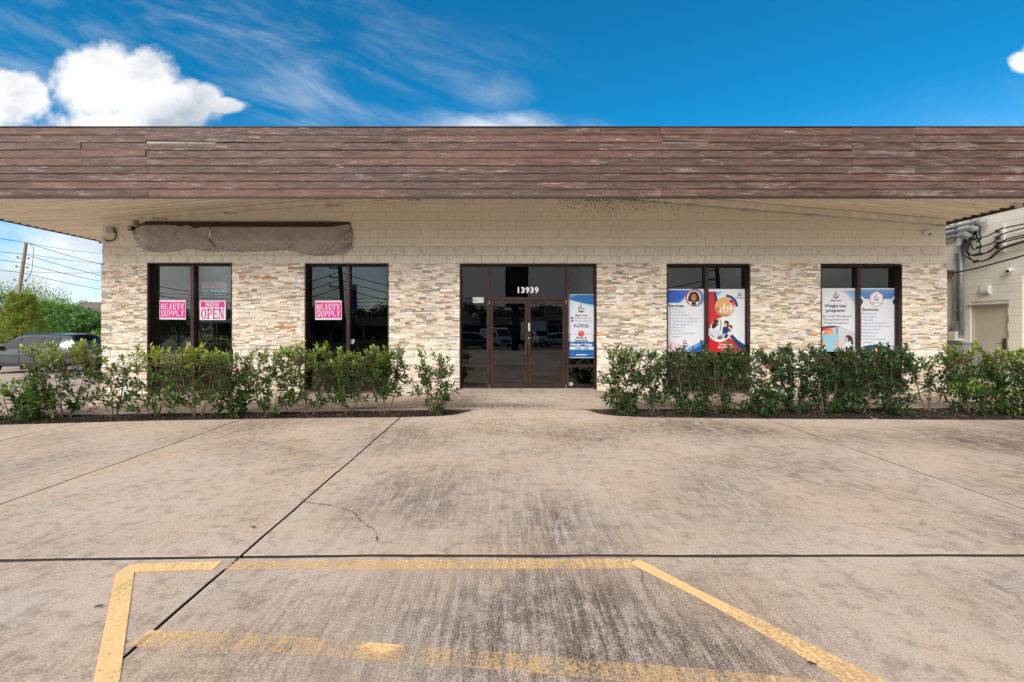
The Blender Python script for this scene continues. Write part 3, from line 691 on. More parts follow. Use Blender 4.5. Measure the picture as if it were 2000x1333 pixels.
for r, js in enumerate(ROWS):
    xs_ = [XE_L]+[(X-985)/102 for X in js]
    if js[0] > 230: xs_.insert(1, xs_[1]-3.9) if xs_[1]-3.9 > XE_L+.3 else None
    xs_.append(XE_R); z1 = Z1f-r*rh; z0 = z1-rh
    first = [i for i, X in enumerate(xs_) if X > -9.7][0]
    for i in range(len(xs_)-1):
        a, b = xs_[i]+.003, xs_[i+1]-.003; key = (r, i-first+1); w = WARP.get(key, (0, 0)); n = 16
        th_ = random.uniform(.016, .026); g0, g1 = random.uniform(.006, .0105), random.uniform(.006, .0105)
        m_ = MB(); ph = random.uniform(0, 50)
        for k in range(n+1):
            s_ = k/n; x = a+(b-a)*s_; q = s_ if w[1] > 0 else 1-s_
            up = w[0]*max(0, (q-.55)/.45)**1.3; wob = .0012*mnoise.noise((x*1.5+ph, r, 0))
            y = YF+.030-th_-up*.6
            for (yy_, zz) in ((y, z0+g0+up+wob), (y, z1-g1+up*.75+wob), (YF+.028, z1-g1+up*.75+wob), (YF+.028, z0+g0+up+wob)): m_.v.append((x, yy_, zz))
        for k in range(n):
            for c_ in range(4): m_.f.append((k*4+c_, k*4+4+c_, k*4+4+(c_+1) % 4, k*4+(c_+1) % 4)); m_.mi.append(0)
        m_.f += [(0, 1, 2, 3), (n*4+3, n*4+2, n*4+1, n*4)]; m_.mi += [0, 0]
        o = m_.build('board', M['wood']); 
        for v_ in o.data.vertices: v_.co.x -= a
        o.location.x = a; bpart(o)
    x = (162-985)/102-1.245*2
    while x < XE_R:
        for zz in (z0+.035, z1-.035): nails.box(x-.003, x+.003, YF-.001, YF+.006, zz-.003, zz+.003)
        x += 1.245
tag(bpart(nails.build('nail_heads', M['steel'])), kind='stuff')
# ================================================================ LETTERING
def textdata(s, bold=0., align='CENTER', shear=0.):
    c = bpy.data.curves.new('t', 'FONT'); c.body = s; c.size = 1; c.offset = bold; c.align_x = align; c.resolution_u = 2; c.shear = shear
    o = bpy.data.objects.new('t', c); me = bpy.data.meshes.new_from_object(o)
    v = [(q.co.x, q.co.y) for q in me.vertices]; f = [tuple(p.vertices) for p in me.polygons]
    bpy.data.objects.remove(o); bpy.data.curves.remove(c); bpy.data.meshes.remove(me); return v, f
def arc(cx, cy, rx, ry, a0, a1, n=10): return [(cx+rx*math.cos(R(a0+(a1-a0)*i/n)), cy+ry*math.sin(R(a0+(a1-a0)*i/n))) for i in range(n+1)]
S_, T_ = .22, .10     # heavy stem, thin bar of the slab letters
def _rect(x0, y0, x1, y1): return [(x0, y0), (x1, y0), (x1, y1), (x0, y1)]
def _band(outer, inner):
    return [[outer[i], outer[i+1], inner[i+1], inner[i]] for i in range(len(outer)-1)]
def _stem(x, y0=0, y1=1, w=S_, ser=.09, bot=True, top=True):
    q = [_rect(x, y0, x+w, y1)]
    if bot: q.append(_rect(x-ser, y0, x+w+ser, y0+T_))
    if top: q.append(_rect(x-ser, y1-T_, x+w+ser, y1))
    return q
def _bowl(x, y0, y1, r): # right-hand bowl
    cy, h = (y0+y1)/2, (y1-y0)/2
    return _band(arc(x, cy, r, h, -90, 90), arc(x, cy, r-.2, h-T_, -90, 90))
def glyph(ch):
    g = []
    if ch == 'B': g = _stem(.09)+[_rect(.3, 0, .5, T_), _rect(.3, .9, .45, 1), _rect(.3, .46, .5, .56)]+_bowl(.42, .5, 1, .36)+_bowl(.45, 0, .52, .42); w = .92
    elif ch == 'E': g = _stem(.09)+[_rect(.3, 0, .85, T_), _rect(.3, .9, .82, 1), _rect(.3, .46, .6, .55), _rect(.76, 0, .85, .3), _rect(.73, .72, .82, 1), _rect(.55, .36, .62, .65)]; w = .92
    elif ch == 'A': g = [[(.02+.08, 0), (.2, 0), (.52, 1), (.42, 1)], [(.62, 0), (.86, 0), (.60, 1), (.38, 1)], _rect(.26, .3, .7, .39), _rect(0, 0, .3, T_), _rect(.55, 0, .97, T_)]; w = 1.
    elif ch == 'U': g = [_rect(.1, .33, .32, 1), _rect(0, .9, .42, 1), _rect(.66, .33, .78, 1), _rect(.56, .9, .9, 1)]+_band(arc(.44, .34, .34, .35, 180, 360), arc(.49, .34, .17, .22, 180, 360)); w = .96
    elif ch == 'T': g = _stem(.34, ser=.1, top=False)+[_rect(.02, .9, .88, 1), _rect(.02, .68, .10, 1), _rect(.80, .68, .88, 1)]; w = .94
    elif ch == 'Y': g = [_rect(.35, 0, .57, .45), _rect(.25, 0, .67, T_), [(.35, .42), (.57, .42), (.32, 1), (.08, 1)], [(.45, .42), (.57, .42), (.85, 1), (.73, 1)], _rect(0, .9, .4, 1), _rect(.62, .9, .95, 1)]; w = .97
    elif ch == 'S': g = _band(arc(.42, .73, .36, .27, 20, 270), arc(.44, .74, .16, .16, 20, 270))+_band(arc(.42, .28, .38, .29, 90, -160), arc(.38, .27, .17, .18, 90, -160))+[_rect(.7, .66, .78, 1), _rect(.06, 0, .14, .34), [(.2, .42), (.42, .45), (.6, .55), (.4, .62)]]; w = .88
    elif ch == 'P': g = _stem(.09)+[_rect(.3, .9, .5, 1), _rect(.3, .4, .5, .5)]+_bowl(.45, .4, 1, .42); w = .92
    elif ch == 'L': g = _stem(.09)+[_rect(.3, 0, .82, T_), _rect(.74, 0, .82, .36)]; w = .88
    elif ch == 'N': g = [_rect(.12, 0, .23, 1), _rect(.74, 0, .85, 1), [(.12, 1), (.36, 1), (.85, 0), (.66, 0)], _rect(0, 0, .35, T_), _rect(0, .9, .3, 1), _rect(.62, .9, .97, 1)]; w = 1.02
    elif ch == 'O': g = _band(arc(.46, .5, .45, .51, 0, 360, 20), arc(.46, .5, .22, .41, 0, 360, 20)); w = .98
    elif ch == 'W': g = [[(.08, 1), (.3, 1), (.44, 0), (.32, 0)], [(.38, 0), (.46, 0), (.66, 1), (.56, 1)], [(.54, 1), (.76, 1), (.9, 0), (.78, 0)], [(.82, 0), (.9, 0), (1.12, 1), (1.02, 1)], _rect(0, .9, .38, 1), _rect(.46, .9, .82, 1), _rect(.94, .9, 1.22, 1)]; w = 1.26
    return g, w
def slabword(s):
    polys = []; x = 0
    for ch in s:
        g, w = glyph(ch); polys += [[(p[0]+x, p[1]) for p in q] for q in g]; x += w+.02
    return polys, x-.02
PM = {}
def pm(c, rough=.35):
    k = tuple(round(q, 3) for q in c)
    if k not in PM: PM[k] = mat('printed_ink_%d' % len(PM), c, rough, var=.03, nscale=20)
    return PM[k]
def srgb(r, g, b): return tuple(((q/255)/12.92 if q/255 < .04045 else ((q/255+.055)/1.055)**2.4) for q in (r, g, b))
class Print:
    """flat print in front of a pane; coordinates are photo pixels on the facade plane"""
    def __init__(s, name, x0, y0, x1, y1, Y, label, cat, group=None, paper=(225, 227, 232), rot=0., th=.004):
        s.cx, s.cz = (wx(x0)+wx(x1))/2, (wz(y0)+wz(y1))/2; s.pcx, s.pcy = (x0+x1)/2, (y0+y1)/2; s.Y = Y; s.k = 0; s.k0 = Y/D
        s.box = (x0, y0, x1, y1)
        kx = s.Y/D
        s.root = empty(name, (s.cx*kx, Y, EYE+(s.cz-EYE)*kx), label, cat, group); s.root.rotation_euler = (0, R(rot), 0)
        hw, hh = (x1-x0)/82.8/2*kx, (y1-y0)/82.8/2*kx
        esub(MB().box(-hw, hw, -th/2, th/2, -hh, hh).build('sheet', pm(srgb(*paper))), s.root); s.front = -th/2
    def L(s, X, Yp): return ((X-s.pcx)/82.8*s.k0, (s.pcy-Yp)/82.8*s.k0)
    def clip(s, P):      # keep inside the sheet
        x0, y0, x1, y1 = s.box
        def cut(P, ins, itx):
            o = []
            for i in range(len(P)):
                a, b = P[i], P[(i+1) % len(P)]
                if ins(a): o.append(a)
                if ins(a) != ins(b): o.append(itx(a, b))
            return o
        ix = lambda c: (lambda a, b: (c, a[1]+(b[1]-a[1])*(c-a[0])/(b[0]-a[0])))
        iy = lambda c: (lambda a, b: (a[0]+(b[0]-a[0])*(c-a[1])/(b[1]-a[1]), c))
        for ins, itx in ((lambda p: p[0] >= x0, ix(x0)), (lambda p: p[0] <= x1, ix(x1)), (lambda p: p[1] >= y0, iy(y0)), (lambda p: p[1] <= y1, iy(y1))):
            if len(P) < 3: return []
            P = cut(P, ins, itx)
        return P
    def part(s, name, shapes, emit=None):     # shapes: (polygons in px, colour)
        b = MB(); mats_ = []
        for polys, col in shapes:
            s.k += 1; y = s.front-.0007*s.k; m_ = emit or pm(srgb(*col))
            if m_ not in mats_: mats_.append(m_)
            for P in polys:
                P = s.clip(P)
                if len(P) < 3: continue
                P = [s.L(*q) for q in P]
                ar = sum(P[i][0]*P[(i+1) % len(P)][1]-P[(i+1) % len(P)][0]*P[i][1] for i in range(len(P)))
                if ar < 0: P = P[::-1]
                b.poly(P, y, mats_.index(m_))
        return esub(b.build(name, mats_), s.root)
    def text(s, items, name='lettering'):   # (string, x, baseline y, cap height px, colour, bold, align, width)
        s.k += 1; y = s.front-.0007*s.k; o = None
        for it in items:
            st, X, Yb, h, col = it[:5]; bold = it[5] if len(it) > 5 else 0; al = it[6] if len(it) > 6 else 'CENTER'; wd = it[7] if len(it) > 7 else None; shr = it[8] if len(it) > 8 else 0
            v_, f_ = textdata(st, bold, al, shr); sc_ = h/.72; sx_ = sc_
            if wd:
                w0 = max(q[0] for q in v_)-min(q[0] for q in v_); sx_ = wd/w0
            P = [s.L(X+q[0]*sx_, Yb-q[1]*sc_) for q in v_]
            b = MB(); b.add([(p[0], y, p[1]) for p in P], f_); o = esub(b.build(name, pm(srgb(*col))), s.root)
        return o
    def slab(s, word, x0, x1, yb, h, col, name='lettering'):
        g, w = slabword(word); k = (x1-x0)/w
        return s.part(name, [([[(x0+p[0]*k, yb-p[1]*h) for p in q] for q in g], col)])
def rect(x0, y0, x1, y1): return [(x0, y0), (x1, y0), (x1, y1), (x0, y1)]
def circ(cx, cy, r, n=28, ry=None): return [(cx+r*math.cos(2*math.pi*i/n), cy+(ry or r)*math.sin(2*math.pi*i/n)) for i in range(n)]
def ring(cx, cy, r0, r1, a0=0, a1=360, n=30, r0b=None):
    o = arc(cx, cy, r1, r1, a0, a1, n); i_ = arc(cx, cy, r0, r0, a0, a1, n); return _band(o, i_)
def curve(pts, w0, w1=None):     # tapering stroke
    w1 = w0 if w1 is None else w1; P = []
    for i in range(len(pts)-1):
        a, b = pts[i], pts[i+1]; d = math.hypot(b[0]-a[0], b[1]-a[1]) or 1; nx_, ny_ = -(b[1]-a[1])/d, (b[0]-a[0])/d
        u0 = w0+(w1-w0)*i/(len(pts)-1); u1 = w0+(w1-w0)*(i+1)/(len(pts)-1)
        P.append([(a[0]+nx_*u0, a[1]+ny_*u0), (b[0]+nx_*u1, b[1]+ny_*u1), (b[0]-nx_*u1, b[1]-ny_*u1), (a[0]-nx_*u0, a[1]-ny_*u0)])
    return P
NAVY, RED, INK = (34, 62, 104), (176, 44, 58), (48, 54, 72)
def droplogo(p, cx, cy, h):      # drop outline, hand and cross emblem; h = height
    q = h/15
    left = [(cx+.5*q, cy-7.5*q), (cx-1*q, cy-4*q), (cx-3.6*q, cy-.6*q), (cx-4.8*q, cy+2*q), (cx-4.2*q, cy+4.6*q), (cx-2*q, cy+6.3*q), (cx+.8*q, cy+6.6*q), (cx+3.4*q, cy+5.4*q)]
    rt = [(cx+3.0*q, cy-1.6*q), (cx+4.5*q, cy+.6*q), (cx+4.7*q, cy+2.8*q), (cx+3.8*q, cy+5*q)]
    hand = [(cx-2.6*q, cy+4.6*q), (cx-.6*q, cy+5.2*q), (cx+2.8*q, cy+4.4*q), (cx+1*q, cy+6*q), (cx-1.4*q, cy+6.2*q)]
    p.part('emblem', [(curve(left, .35*q, .8*q)+[hand], NAVY), (curve(rt, .25*q, .6*q)+[rect(cx-.45*q, cy-2.2*q, cx+.45*q, cy+4*q), rect(cx-1.9*q, cy-.5*q, cx+1.9*q, cy+.4*q)], RED)])
def brandname(p, cx, yb, w):
    p.text([('Ellen', cx-w*.24, yb, w*.12, NAVY, .02, 'CENTER', w*.44), ('Vital', cx+w*.27, yb, w*.12, RED, .02, 'CENTER', w*.42)], 'brand_lettering')
GF = GY-.012           # just in front of a window pane
# ---- pink signs
def beauty(x0, y0, x1, y1, label, rot=0):
    p = Print('beauty_supply_sign', x0, y0, x1, y1, GF, label, 'sign', 'pink and white shop signs in the windows', (236, 226, 236), rot)
    p.part('pink_panel', [([rect(x0+1, y0+3.5, x1-1, y1-3.5)], (226, 25, 150)), ([[(x0+14, y0+3.5), (x1-8, y0+3.5), (x1-2, y0+16), (x0+34, y0+16)]], (238, 70, 172))])
    w = x1-x0
    p.slab('BEAUTY', x0+2.5, x1-2.5, y0+18.6, 12.2, (246, 238, 244)); p.slab('SUPPLY', x0+2.5, x1-2.5, y1-6, 12.2, (246, 238, 244))
beauty(311.5, 586.5, 363, 624.5, 'pink BEAUTY SUPPLY sign in the leftmost window, left of the NOW OPEN sign', .4)
beauty(615.5, 587.5, 667.5, 625, 'pink BEAUTY SUPPLY sign alone in the second window from the left', -.3)
p = Print('now_open_sign', 390, 587.5, 441, 625.5, GF, 'white and pink NOW OPEN sign in the right pane of the leftmost window', 'sign', 'pink and white shop signs in the windows', (238, 230, 240))
p.part('pink_panel', [([rect(392, 589.5, 439, 601)], (228, 40, 155))])
p.slab('NOW', 401.5, 429.5, 599.8, 9, (246, 238, 244)); p.slab('OPEN', 392.6, 438.6, 623.2, 20, (214, 22, 138))
# neon style LED sign hung behind the glass
def emis(name, c, s_):
    m, t = newmat(name); e_ = t.n('ShaderNodeEmission'); e_.inputs[0].default_value = (*c, 1); e_.inputs[1].default_value = s_; t.out(e_.outputs[0]); return m
p = Print('led_window_sign', 394, 550, 443.5, 578, D+.40, 'unlit looking blue bordered LED sign reading BEAUTY SUPPLY behind the glass above NOW OPEN', 'sign', None, (52, 60, 66))
eb, er, eg = emis('led_blue', (.25, .42, 1.), .6), emis('led_red', (1., .28, .33), .5), emis('led_green', (.2, .9, .75), .42)
def outline(p, rct, w, m_): 
    x0, y0, x1, y1 = rct; p.part('led_border', [([rect(x0, y0, x1, y0+w), rect(x0, y1-w, x1, y1), rect(x0, y0, x0+w, y1), rect(x1-w, y0, x1, y1)], (0, 0, 0))], m_)
outline(p, (396, 553, 441.5, 576), .8, eb)
def ledtext(p, st, cx, yb, h, wd, m_):
    v_, f_ = textdata(st, -.01); w0 = max(q[0] for q in v_)-min(q[0] for q in v_); b = MB(); p.k += 1
    b.add([(a, p.front-.0007*p.k, c_) for a, c_ in (p.L(cx+q[0]*wd/w0, yb-q[1]*h/.72) for q in v_)], f_); esub(b.build('led_lettering', m_), p.root)
ledtext(p, 'BEAUTY', 418.5, 563.2, 7.6, 40, er); ledtext(p, 'SUPPLY', 418.5, 573.6, 7.6, 40, eg)
wv = MB(); wv.tube([(-.22, 0, .16), (-.22, 0, 1.2)], .002, 4); wv.tube([(.22, 0, .16), (.22, 0, 1.2)], .002, 4); esub(wv.build('hanging_wire', M['black']), p.root)
# ---- door poster
EF = GY-.03-.006
p = Print('clinic_poster', 1110, 575.5, 1160, 699.5, EF, 'tall white and blue clinic poster with hours of operation right of the doors', 'poster', 'printed clinic posters on the glass', (214, 220, 232))
p.part('printed_ground', [([rect(1110, 575, 1160, 576.3), rect(1110, 698, 1160, 700)], (225, 228, 232)), ([[(1110, 576.3), (1160, 576.3), (1160, 599.5), (1140, 593), (1110, 585)]], (40, 108, 178)), ([[(1110, 576.3), (1128, 576.3), (1110, 585)]], (94, 150, 205)),
    ([[(1110, 585), (1140, 593), (1160, 596), (1160, 599.6), (1140, 595)]], (150, 205, 240)), ([[(1110, 586), (1125, 590), (1110, 600)]], (196, 216, 236)), ([rect(1110, 668, 1160, 698.3)], (24, 98, 172)), ([rect(1112.2, 677.5, 1159, 683.2)], (220, 226, 234)), ([rect(1125, 692.6, 1146, 694.2)], (228, 232, 238))])
p.part('frame_line', [([rect(1112.3, 652.3, 1130, 652.8), rect(1142, 652.3, 1158.6, 652.8), rect(1112.3, 652.3, 1112.8, 668), rect(1158.1, 652.3, 1158.6, 668)], (150, 60, 75)), ([rect(1112.3, 684, 1112.8, 692.6), rect(1158.1, 684, 1158.6, 692.6), rect(1112.3, 692.2, 1124, 692.7), rect(1147, 692.2, 1158.6, 692.7)], (140, 170, 205))])
p.part('clock', [([circ(1135, 652.3, 5.7)], (214, 50, 62)), (curve([(1134.6, 649), (1135, 652.5), (1137, 654.5)], .45), (246, 214, 214)), ([rect(1134.6, 643.4, 1135.3, 645)]+curve([(1130.6, 644.4), (1131.3, 645.7)], .35)+curve([(1139.4, 644.4), (1138.7, 645.7)], .35)+curve([(1127.6, 647.2), (1129, 648.2)], .35)+curve([(1142.4, 647.2), (1141, 648.2)], .35), (190, 60, 70))])
droplogo(p, 1135, 602.5, 17); brandname(p, 1135, 617.8, 25)
p.part('contact_icon', [([rect(1115.3, 620, 1119.4, 623), circ(1117.5, 627, 1.7, 10)], (30, 36, 56)), (ring(1122.8, 636.4, 1.5, 2.7, n=14), (165, 40, 55))])
p.text([('info@ellenvitalclinic.com', 1138, 623, 2.6, (120, 126, 150), 0, 'CENTER', 34), ('Www.ellenvitalclinic.com', 1138, 628.2, 2.6, (120, 126, 150), 0, 'CENTER', 34), ('Contact us:', 1138, 635.4, 3, (70, 76, 100), .02, 'CENTER', 20), ('281.941.2887', 1138, 639.6, 3, (70, 76, 100), .02, 'CENTER', 24)])
p.text([('Hours of', 1135, 661.6, 4.1, INK, .014, 'CENTER', 21), ('Operation:', 1135, 667, 4.1, INK, .014, 'CENTER', 27), ('Monday', 1123.5, 675.4, 4.6, (236, 240, 246), .03, 'CENTER', 21, .25), ('to', 1137.2, 673.4, 2.6, (236, 240, 246), .02, 'CENTER', 4, .2), ('Friday', 1148.6, 675.4, 4.6, (236, 240, 246), .03, 'CENTER', 16, .25), ('9AM - 5PM', 1136, 682.4, 3.9, (110, 128, 160), .01, 'CENTER', 26)])
# ---- services poster
p = Print('clinic_poster', 1303, 565, 1375.5, 688, GF, 'clinic poster headed Services with a round woman portrait, left pane of third window', 'poster', 'printed clinic posters on the glass', (224, 229, 236))
p.part('printed_ground', [([[(1303, 567), (1345, 567), (1341, 577), (1329, 592), (1303, 592)]], (66, 106, 204)), ([[(1303, 567), (1318, 567), (1332, 580), (1318, 592), (1303, 592)]], (54, 92, 190)), ([[(1345, 567), (1352, 567), (1330, 592), (1326, 592), (1341, 577)]], (140, 186, 236)),
    ([circ(1357.5, 582, 17.5)], (70, 170, 226)), ([[(1303, 666), (1316, 667), (1330, 673), (1342, 684), (1346, 688), (1303, 688)]], (226, 200, 214)), ([[(1375.5, 663), (1365, 669), (1350, 677), (1334, 686), (1332, 688), (1375.5, 688)]], (92, 160, 222)), ([[(1375.5, 672), (1360, 679), (1346, 688), (1375.5, 688)]], (40, 92, 196))])
cx, cy = 1355, 582
p.part('portrait', [([circ(cx, cy, 16.3)], (178, 36, 52)), ([circ(cx, cy, 14.2)], (228, 214, 202)), ([[(cx-11, cy-1), (cx-9, cy-8), (cx-3, cy-12), (cx+4, cy-12), (cx+9, cy-7), (cx+11, cy), (cx+12, cy+5), (cx+8, cy+8), (cx-8, cy+8), (cx-12, cy+5)]], (62, 40, 34)),
    ([[(cx-8.5, cy+14), (cx-6, cy+7.5), (cx, cy+9), (cx+6, cy+7.5), (cx+9, cy+13), (cx+4, cy+14), (cx-4, cy+14)]], (222, 226, 236)), ([[(cx-5, cy+13.8), (cx-3.5, cy+7), (cx+3.5, cy+7), (cx+4, cy+13.8)]], (34, 32, 40)), ([[(cx-2, cy+4), (cx+2, cy+4), (cx+2.4, cy+9), (cx-2.4, cy+9)], circ(cx-.3, cy-.5, 5.2, 18, 6.8)], (186, 118, 88)),
    ([circ(cx-2.4, cy-1.6, .75, 8, .45), circ(cx+1.9, cy-1.6, .75, 8, .45), rect(cx-3.4, cy-3.4, cx-1.3, cy-3), rect(cx+1, cy-3.4, cx+3.1, cy-3)], (50, 30, 26)), ([[(cx-2.6, cy+2.4), (cx+2.2, cy+2.4), (cx, cy+4)]], (240, 232, 228))])
p.text([('Services', 1320.5, 600, 5.6, INK, .016, 'CENTER', 29)], 'heading')
svc = ['Weight Loss', 'Family Medicine', 'Telehealth Management', 'Erectile Dysfunction Management', 'High Blood Pressure Management', 'Diabetes Management', 'Prescription Refills', "Men's Health", 'Teenage/Adolescent Weight', 'Management']
wd = [17, 24, 36, 50, 50, 34, 25, 19, 42, 20]
p.text([(s_, 1312.5+w/2, 605.2+i*5.95, 3.0, (150, 168, 200), 0, 'CENTER', w) for i, (s_, w) in enumerate(zip(svc, wd))])
p.part('bullet', [([circ(1309.2, 604.3+i*5.95, .95, 10) for i in range(9)], (58, 84, 156))])
droplogo(p, 1337.5, 667, 12); brandname(p, 1337, 677, 17)
# ---- family poster
p = Print('clinic_poster', 1383, 565, 1456, 688, GF, 'red, navy and white clinic poster with two round pictures, right pane of third window', 'poster', 'printed clinic posters on the glass', (226, 230, 236))
p.part('printed_ground', [([[(1383, 570), (1394, 570), (1398, 590), (1405, 621), (1400, 625), (1391, 634), (1387, 642), (1383, 643)]], (206, 42, 54)), ([[(1393, 570), (1398.5, 570), (1402, 588), (1410, 620), (1405, 621), (1397, 592)]], (34, 66, 112)), ([[(1399, 570), (1411, 570), (1402, 579)]], (140, 190, 232)),
    ([[(1383, 643), (1387, 650), (1396, 662), (1412, 668), (1425, 660), (1434, 668), (1444, 679), (1455, 688), (1383, 688)]], (204, 30, 44)), ([[(1424, 656), (1431, 654), (1440, 664), (1456, 675), (1456, 688), (1445, 681), (1434, 669)]], (34, 66, 112)), (ring(1418, 599, 18.2, 23, -5, 88, 14) and ring(1418, 599.0, 18.2, 23, -90, 0, 14), (34, 66, 112)),
    (ring(1406, 644, 20.5, 24.5, 80, 185, 14), (230, 232, 238))])
p.part('family_picture', [([circ(1415, 600, 19)], (222, 170, 118)), ([circ(1426.5, 588, 2.4, 10), circ(1430.2, 588, 2.4, 10), [(1424.4, 589), (1432.4, 589), (1428.2, 593.5)]], (196, 48, 66)), ([circ(1432.5, 593.5, 3, 10, 3.6)], (222, 76, 132)),
    (curve([(1398, 600), (1399.5, 606), (1403.5, 605), (1404.5, 600)], .6), (44, 40, 44)), (curve([(1400, 604), (1403, 612), (1412, 616.5), (1424, 616.5)], .55), (60, 56, 60)),
    ([circ(1414, 595, 1.8, 10), rect(1412, 597, 1416, 604), rect(1412.2, 604, 1413.6, 611.5), rect(1414.5, 604, 1415.8, 611.5), circ(1427, 595.6, 1.7, 10), [(1426, 597), (1428, 597), (1430.2, 605), (1423.8, 605)], rect(1425.4, 605, 1426.6, 611.5), rect(1427.5, 605, 1428.7, 611.5), circ(1420.4, 599.8, 1.4, 8), rect(1419, 601.5, 1422, 606.5), rect(1419, 606.5, 1420.1, 611), rect(1420.9, 606.5, 1422, 611), circ(1406.6, 602.5, 1.2, 8), rect(1405.4, 604, 1407.8, 611), circ(1434, 601.5, 1.1, 8), rect(1433, 603, 1435, 608.5)]
      + curve([(1408, 605), (1412, 600)], .5)+curve([(1416, 600), (1419.5, 603)], .5)+curve([(1422, 603), (1426, 599)], .5)+curve([(1428, 599), (1433, 604)], .5), (238, 236, 232))])
cx, cy = 1407, 643
p.part('doctor_picture', [([circ(cx, cy, 20.5)], (226, 230, 234)), ([[(1389, 640), (1391, 632), (1395, 626), (1400, 624), (1403, 627), (1402, 634), (1397, 640), (1392, 643)]], (58, 38, 30)), ([circ(1400.6, 634, 2.2, 12, 4)], (170, 108, 78)), ([[(1389, 644), (1395, 641), (1402, 645), (1407, 655), (1400, 660), (1391, 656)]], (206, 212, 232)),
    ([[(1411, 640), (1417, 637), (1425, 641), (1427, 650), (1417, 662), (1410, 655)]], (36, 52, 112)), ([[(1413.6, 634), (1414, 628), (1418, 626), (1423, 629), (1423, 638), (1420, 641), (1417, 634)]], (50, 32, 30)), ([circ(1417, 635, 2.6, 12, 4)], (222, 168, 138)), ([circ(1426, 640, 4, 12, 4.6), [(1423, 638), (1424, 634.5), (1429, 635), (1430.5, 642), (1427, 640)]], (226, 190, 150)),
    ([[(1422, 648), (1429, 648), (1430, 653), (1424, 658), (1419, 652)]], (216, 218, 226)), ([[(1405, 652), (1418, 652), (1412, 660), (1400, 659)]], (176, 184, 196)), ([[(1400, 658), (1408, 657), (1411, 661), (1402, 663)]], (120, 76, 60)), (curve([(1405, 624), (1408, 634), (1405, 648)], .8), (110, 112, 112))])
droplogo(p, 1444, 573.8, 9.5); brandname(p, 1444, 583, 17)
p.text([('Contact us:', 1416, 674.6, 3.6, (240, 226, 228), .03, 'CENTER', 26), ('281.941.2887', 1416, 680.4, 3.8, (240, 226, 228), .03, 'CENTER', 30)])
# ---- weight loss poster
p = Print('clinic_poster', 1600, 563.5, 1671, 687, GF, 'white poster reading Weight loss programs over a woman in light blue, fourth window', 'poster', 'printed clinic posters on the glass', (222, 226, 233))
p.part('printed_ground', [([[(1636, 568), (1671, 568), (1671, 598), (1664, 588), (1655, 577), (1646, 571)]], (172, 192, 222)), ([[(1652, 568), (1671, 568), (1671, 590), (1664, 577)]], (138, 168, 210)), ([rect(1600, 641, 1671, 687)], (198, 204, 214)), ([[(1600, 641), (1630, 638), (1650, 641), (1671, 651), (1671, 630), (1600, 630)]], (222, 226, 233)), ([rect(1632, 641, 1636.5, 687)], (140, 150, 164)),
    ([[(1600, 640), (1610, 637.6), (1628, 636.5), (1645, 639.4), (1630, 640), (1614, 642), (1600, 650.5)]], (34, 62, 110)), ([[(1600, 642), (1612, 640), (1628, 639.6), (1615, 643), (1600, 650.8)]], (196, 40, 54)), ([[(1600, 651), (1609, 646), (1612, 687), (1600, 687)]], (226, 228, 234))])
p.part('woman_picture', [([[(1605, 652), (1609, 650), (1612, 643.5), (1617, 641.5), (1624, 642.5), (1627, 646), (1626, 652), (1616, 657)]], (196, 140, 84)), ([[(1613, 651), (1617, 646), (1624, 647), (1625.5, 652), (1622, 658), (1616, 657)]], (228, 160, 140)), ([[(1605, 655), (1612, 652.5), (1619, 658), (1625, 652), (1634, 652), (1638, 662), (1634, 664), (1634, 687), (1610, 687), (1610, 664), (1605, 663)]], (146, 200, 226)), ([[(1605, 663), (1610, 664), (1609, 678), (1606, 680), (1604, 676)], [(1634, 664), (1638, 662), (1638, 676), (1631, 680), (1630, 677)]], (226, 166, 140)), ([rect(1609, 676.2, 1633, 677.4)], (214, 204, 110)),
    ([[(1650, 660), (1653, 655), (1659, 655), (1664, 660), (1666, 672), (1663, 675), (1661, 664), (1658, 668), (1652, 661)]], (66, 42, 36)), ([[(1648.5, 661), (1652, 658.5), (1656, 661), (1655, 666), (1650.5, 667)]], (222, 168, 142)), ([[(1647, 676), (1655, 669), (1663, 674), (1664, 687), (1646, 687)]], (232, 236, 240))])
droplogo(p, 1632.5, 575.5, 15.5); brandname(p, 1632.5, 588.6, 23)
p.text([('Weight loss', 1631, 600, 5.4, INK, .014, 'CENTER', 42), ('programs', 1631, 609, 5.4, INK, .014, 'CENTER', 36)], 'heading')
p.text([('Adult weight Management', 1632, 619.3, 4, (120, 126, 144), 0, 'CENTER', 61), ('Teenage/Adolescents', 1632, 626, 4, (120, 126, 144), 0, 'CENTER', 49), ('Weight Management', 1632, 632.6, 4, (120, 126, 144), 0, 'CENTER', 48)])
# ---- servicios poster
p = Print('clinic_poster', 1679.5, 563.5, 1751, 687, GF, 'white and blue poster headed Servicios with a red hexagon emblem, fourth window', 'poster', 'printed clinic posters on the glass', (222, 226, 235))
p.part('printed_ground', [([[(1679.5, 565.5), (1751, 565.5), (1751, 575), (1740, 584.5), (1690, 584.5), (1679.5, 577)]], (104, 152, 204)), ([[(1679.5, 572), (1751, 572), (1751, 575), (1740, 584.5), (1690, 584.5), (1679.5, 577)]], (84, 134, 192)), ([[(1679.5, 580), (1685.5, 588), (1685, 592), (1679.5, 599.5)], [(1751, 578), (1742.5, 589), (1743, 592), (1751, 600)]], (44, 70, 124)), ([[(1679.5, 681), (1685, 677), (1700, 674), (1714, 674), (1730, 678), (1742, 683), (1748, 687), (1679.5, 687)]], (34, 58, 104)), (curve(arc(1705, 687, 8, 9, 180, 360, 10), .6), (52, 104, 176))])
hx = [(1711.5+16.5*math.cos(R(90+60*i))*.88, 584.3+16.5*math.sin(R(90+60*i))) for i in range(6)]; hx2 = [(1711.5+(a-1711.5)*.93, 584.3+(b-584.3)*.93) for a, b in hx]
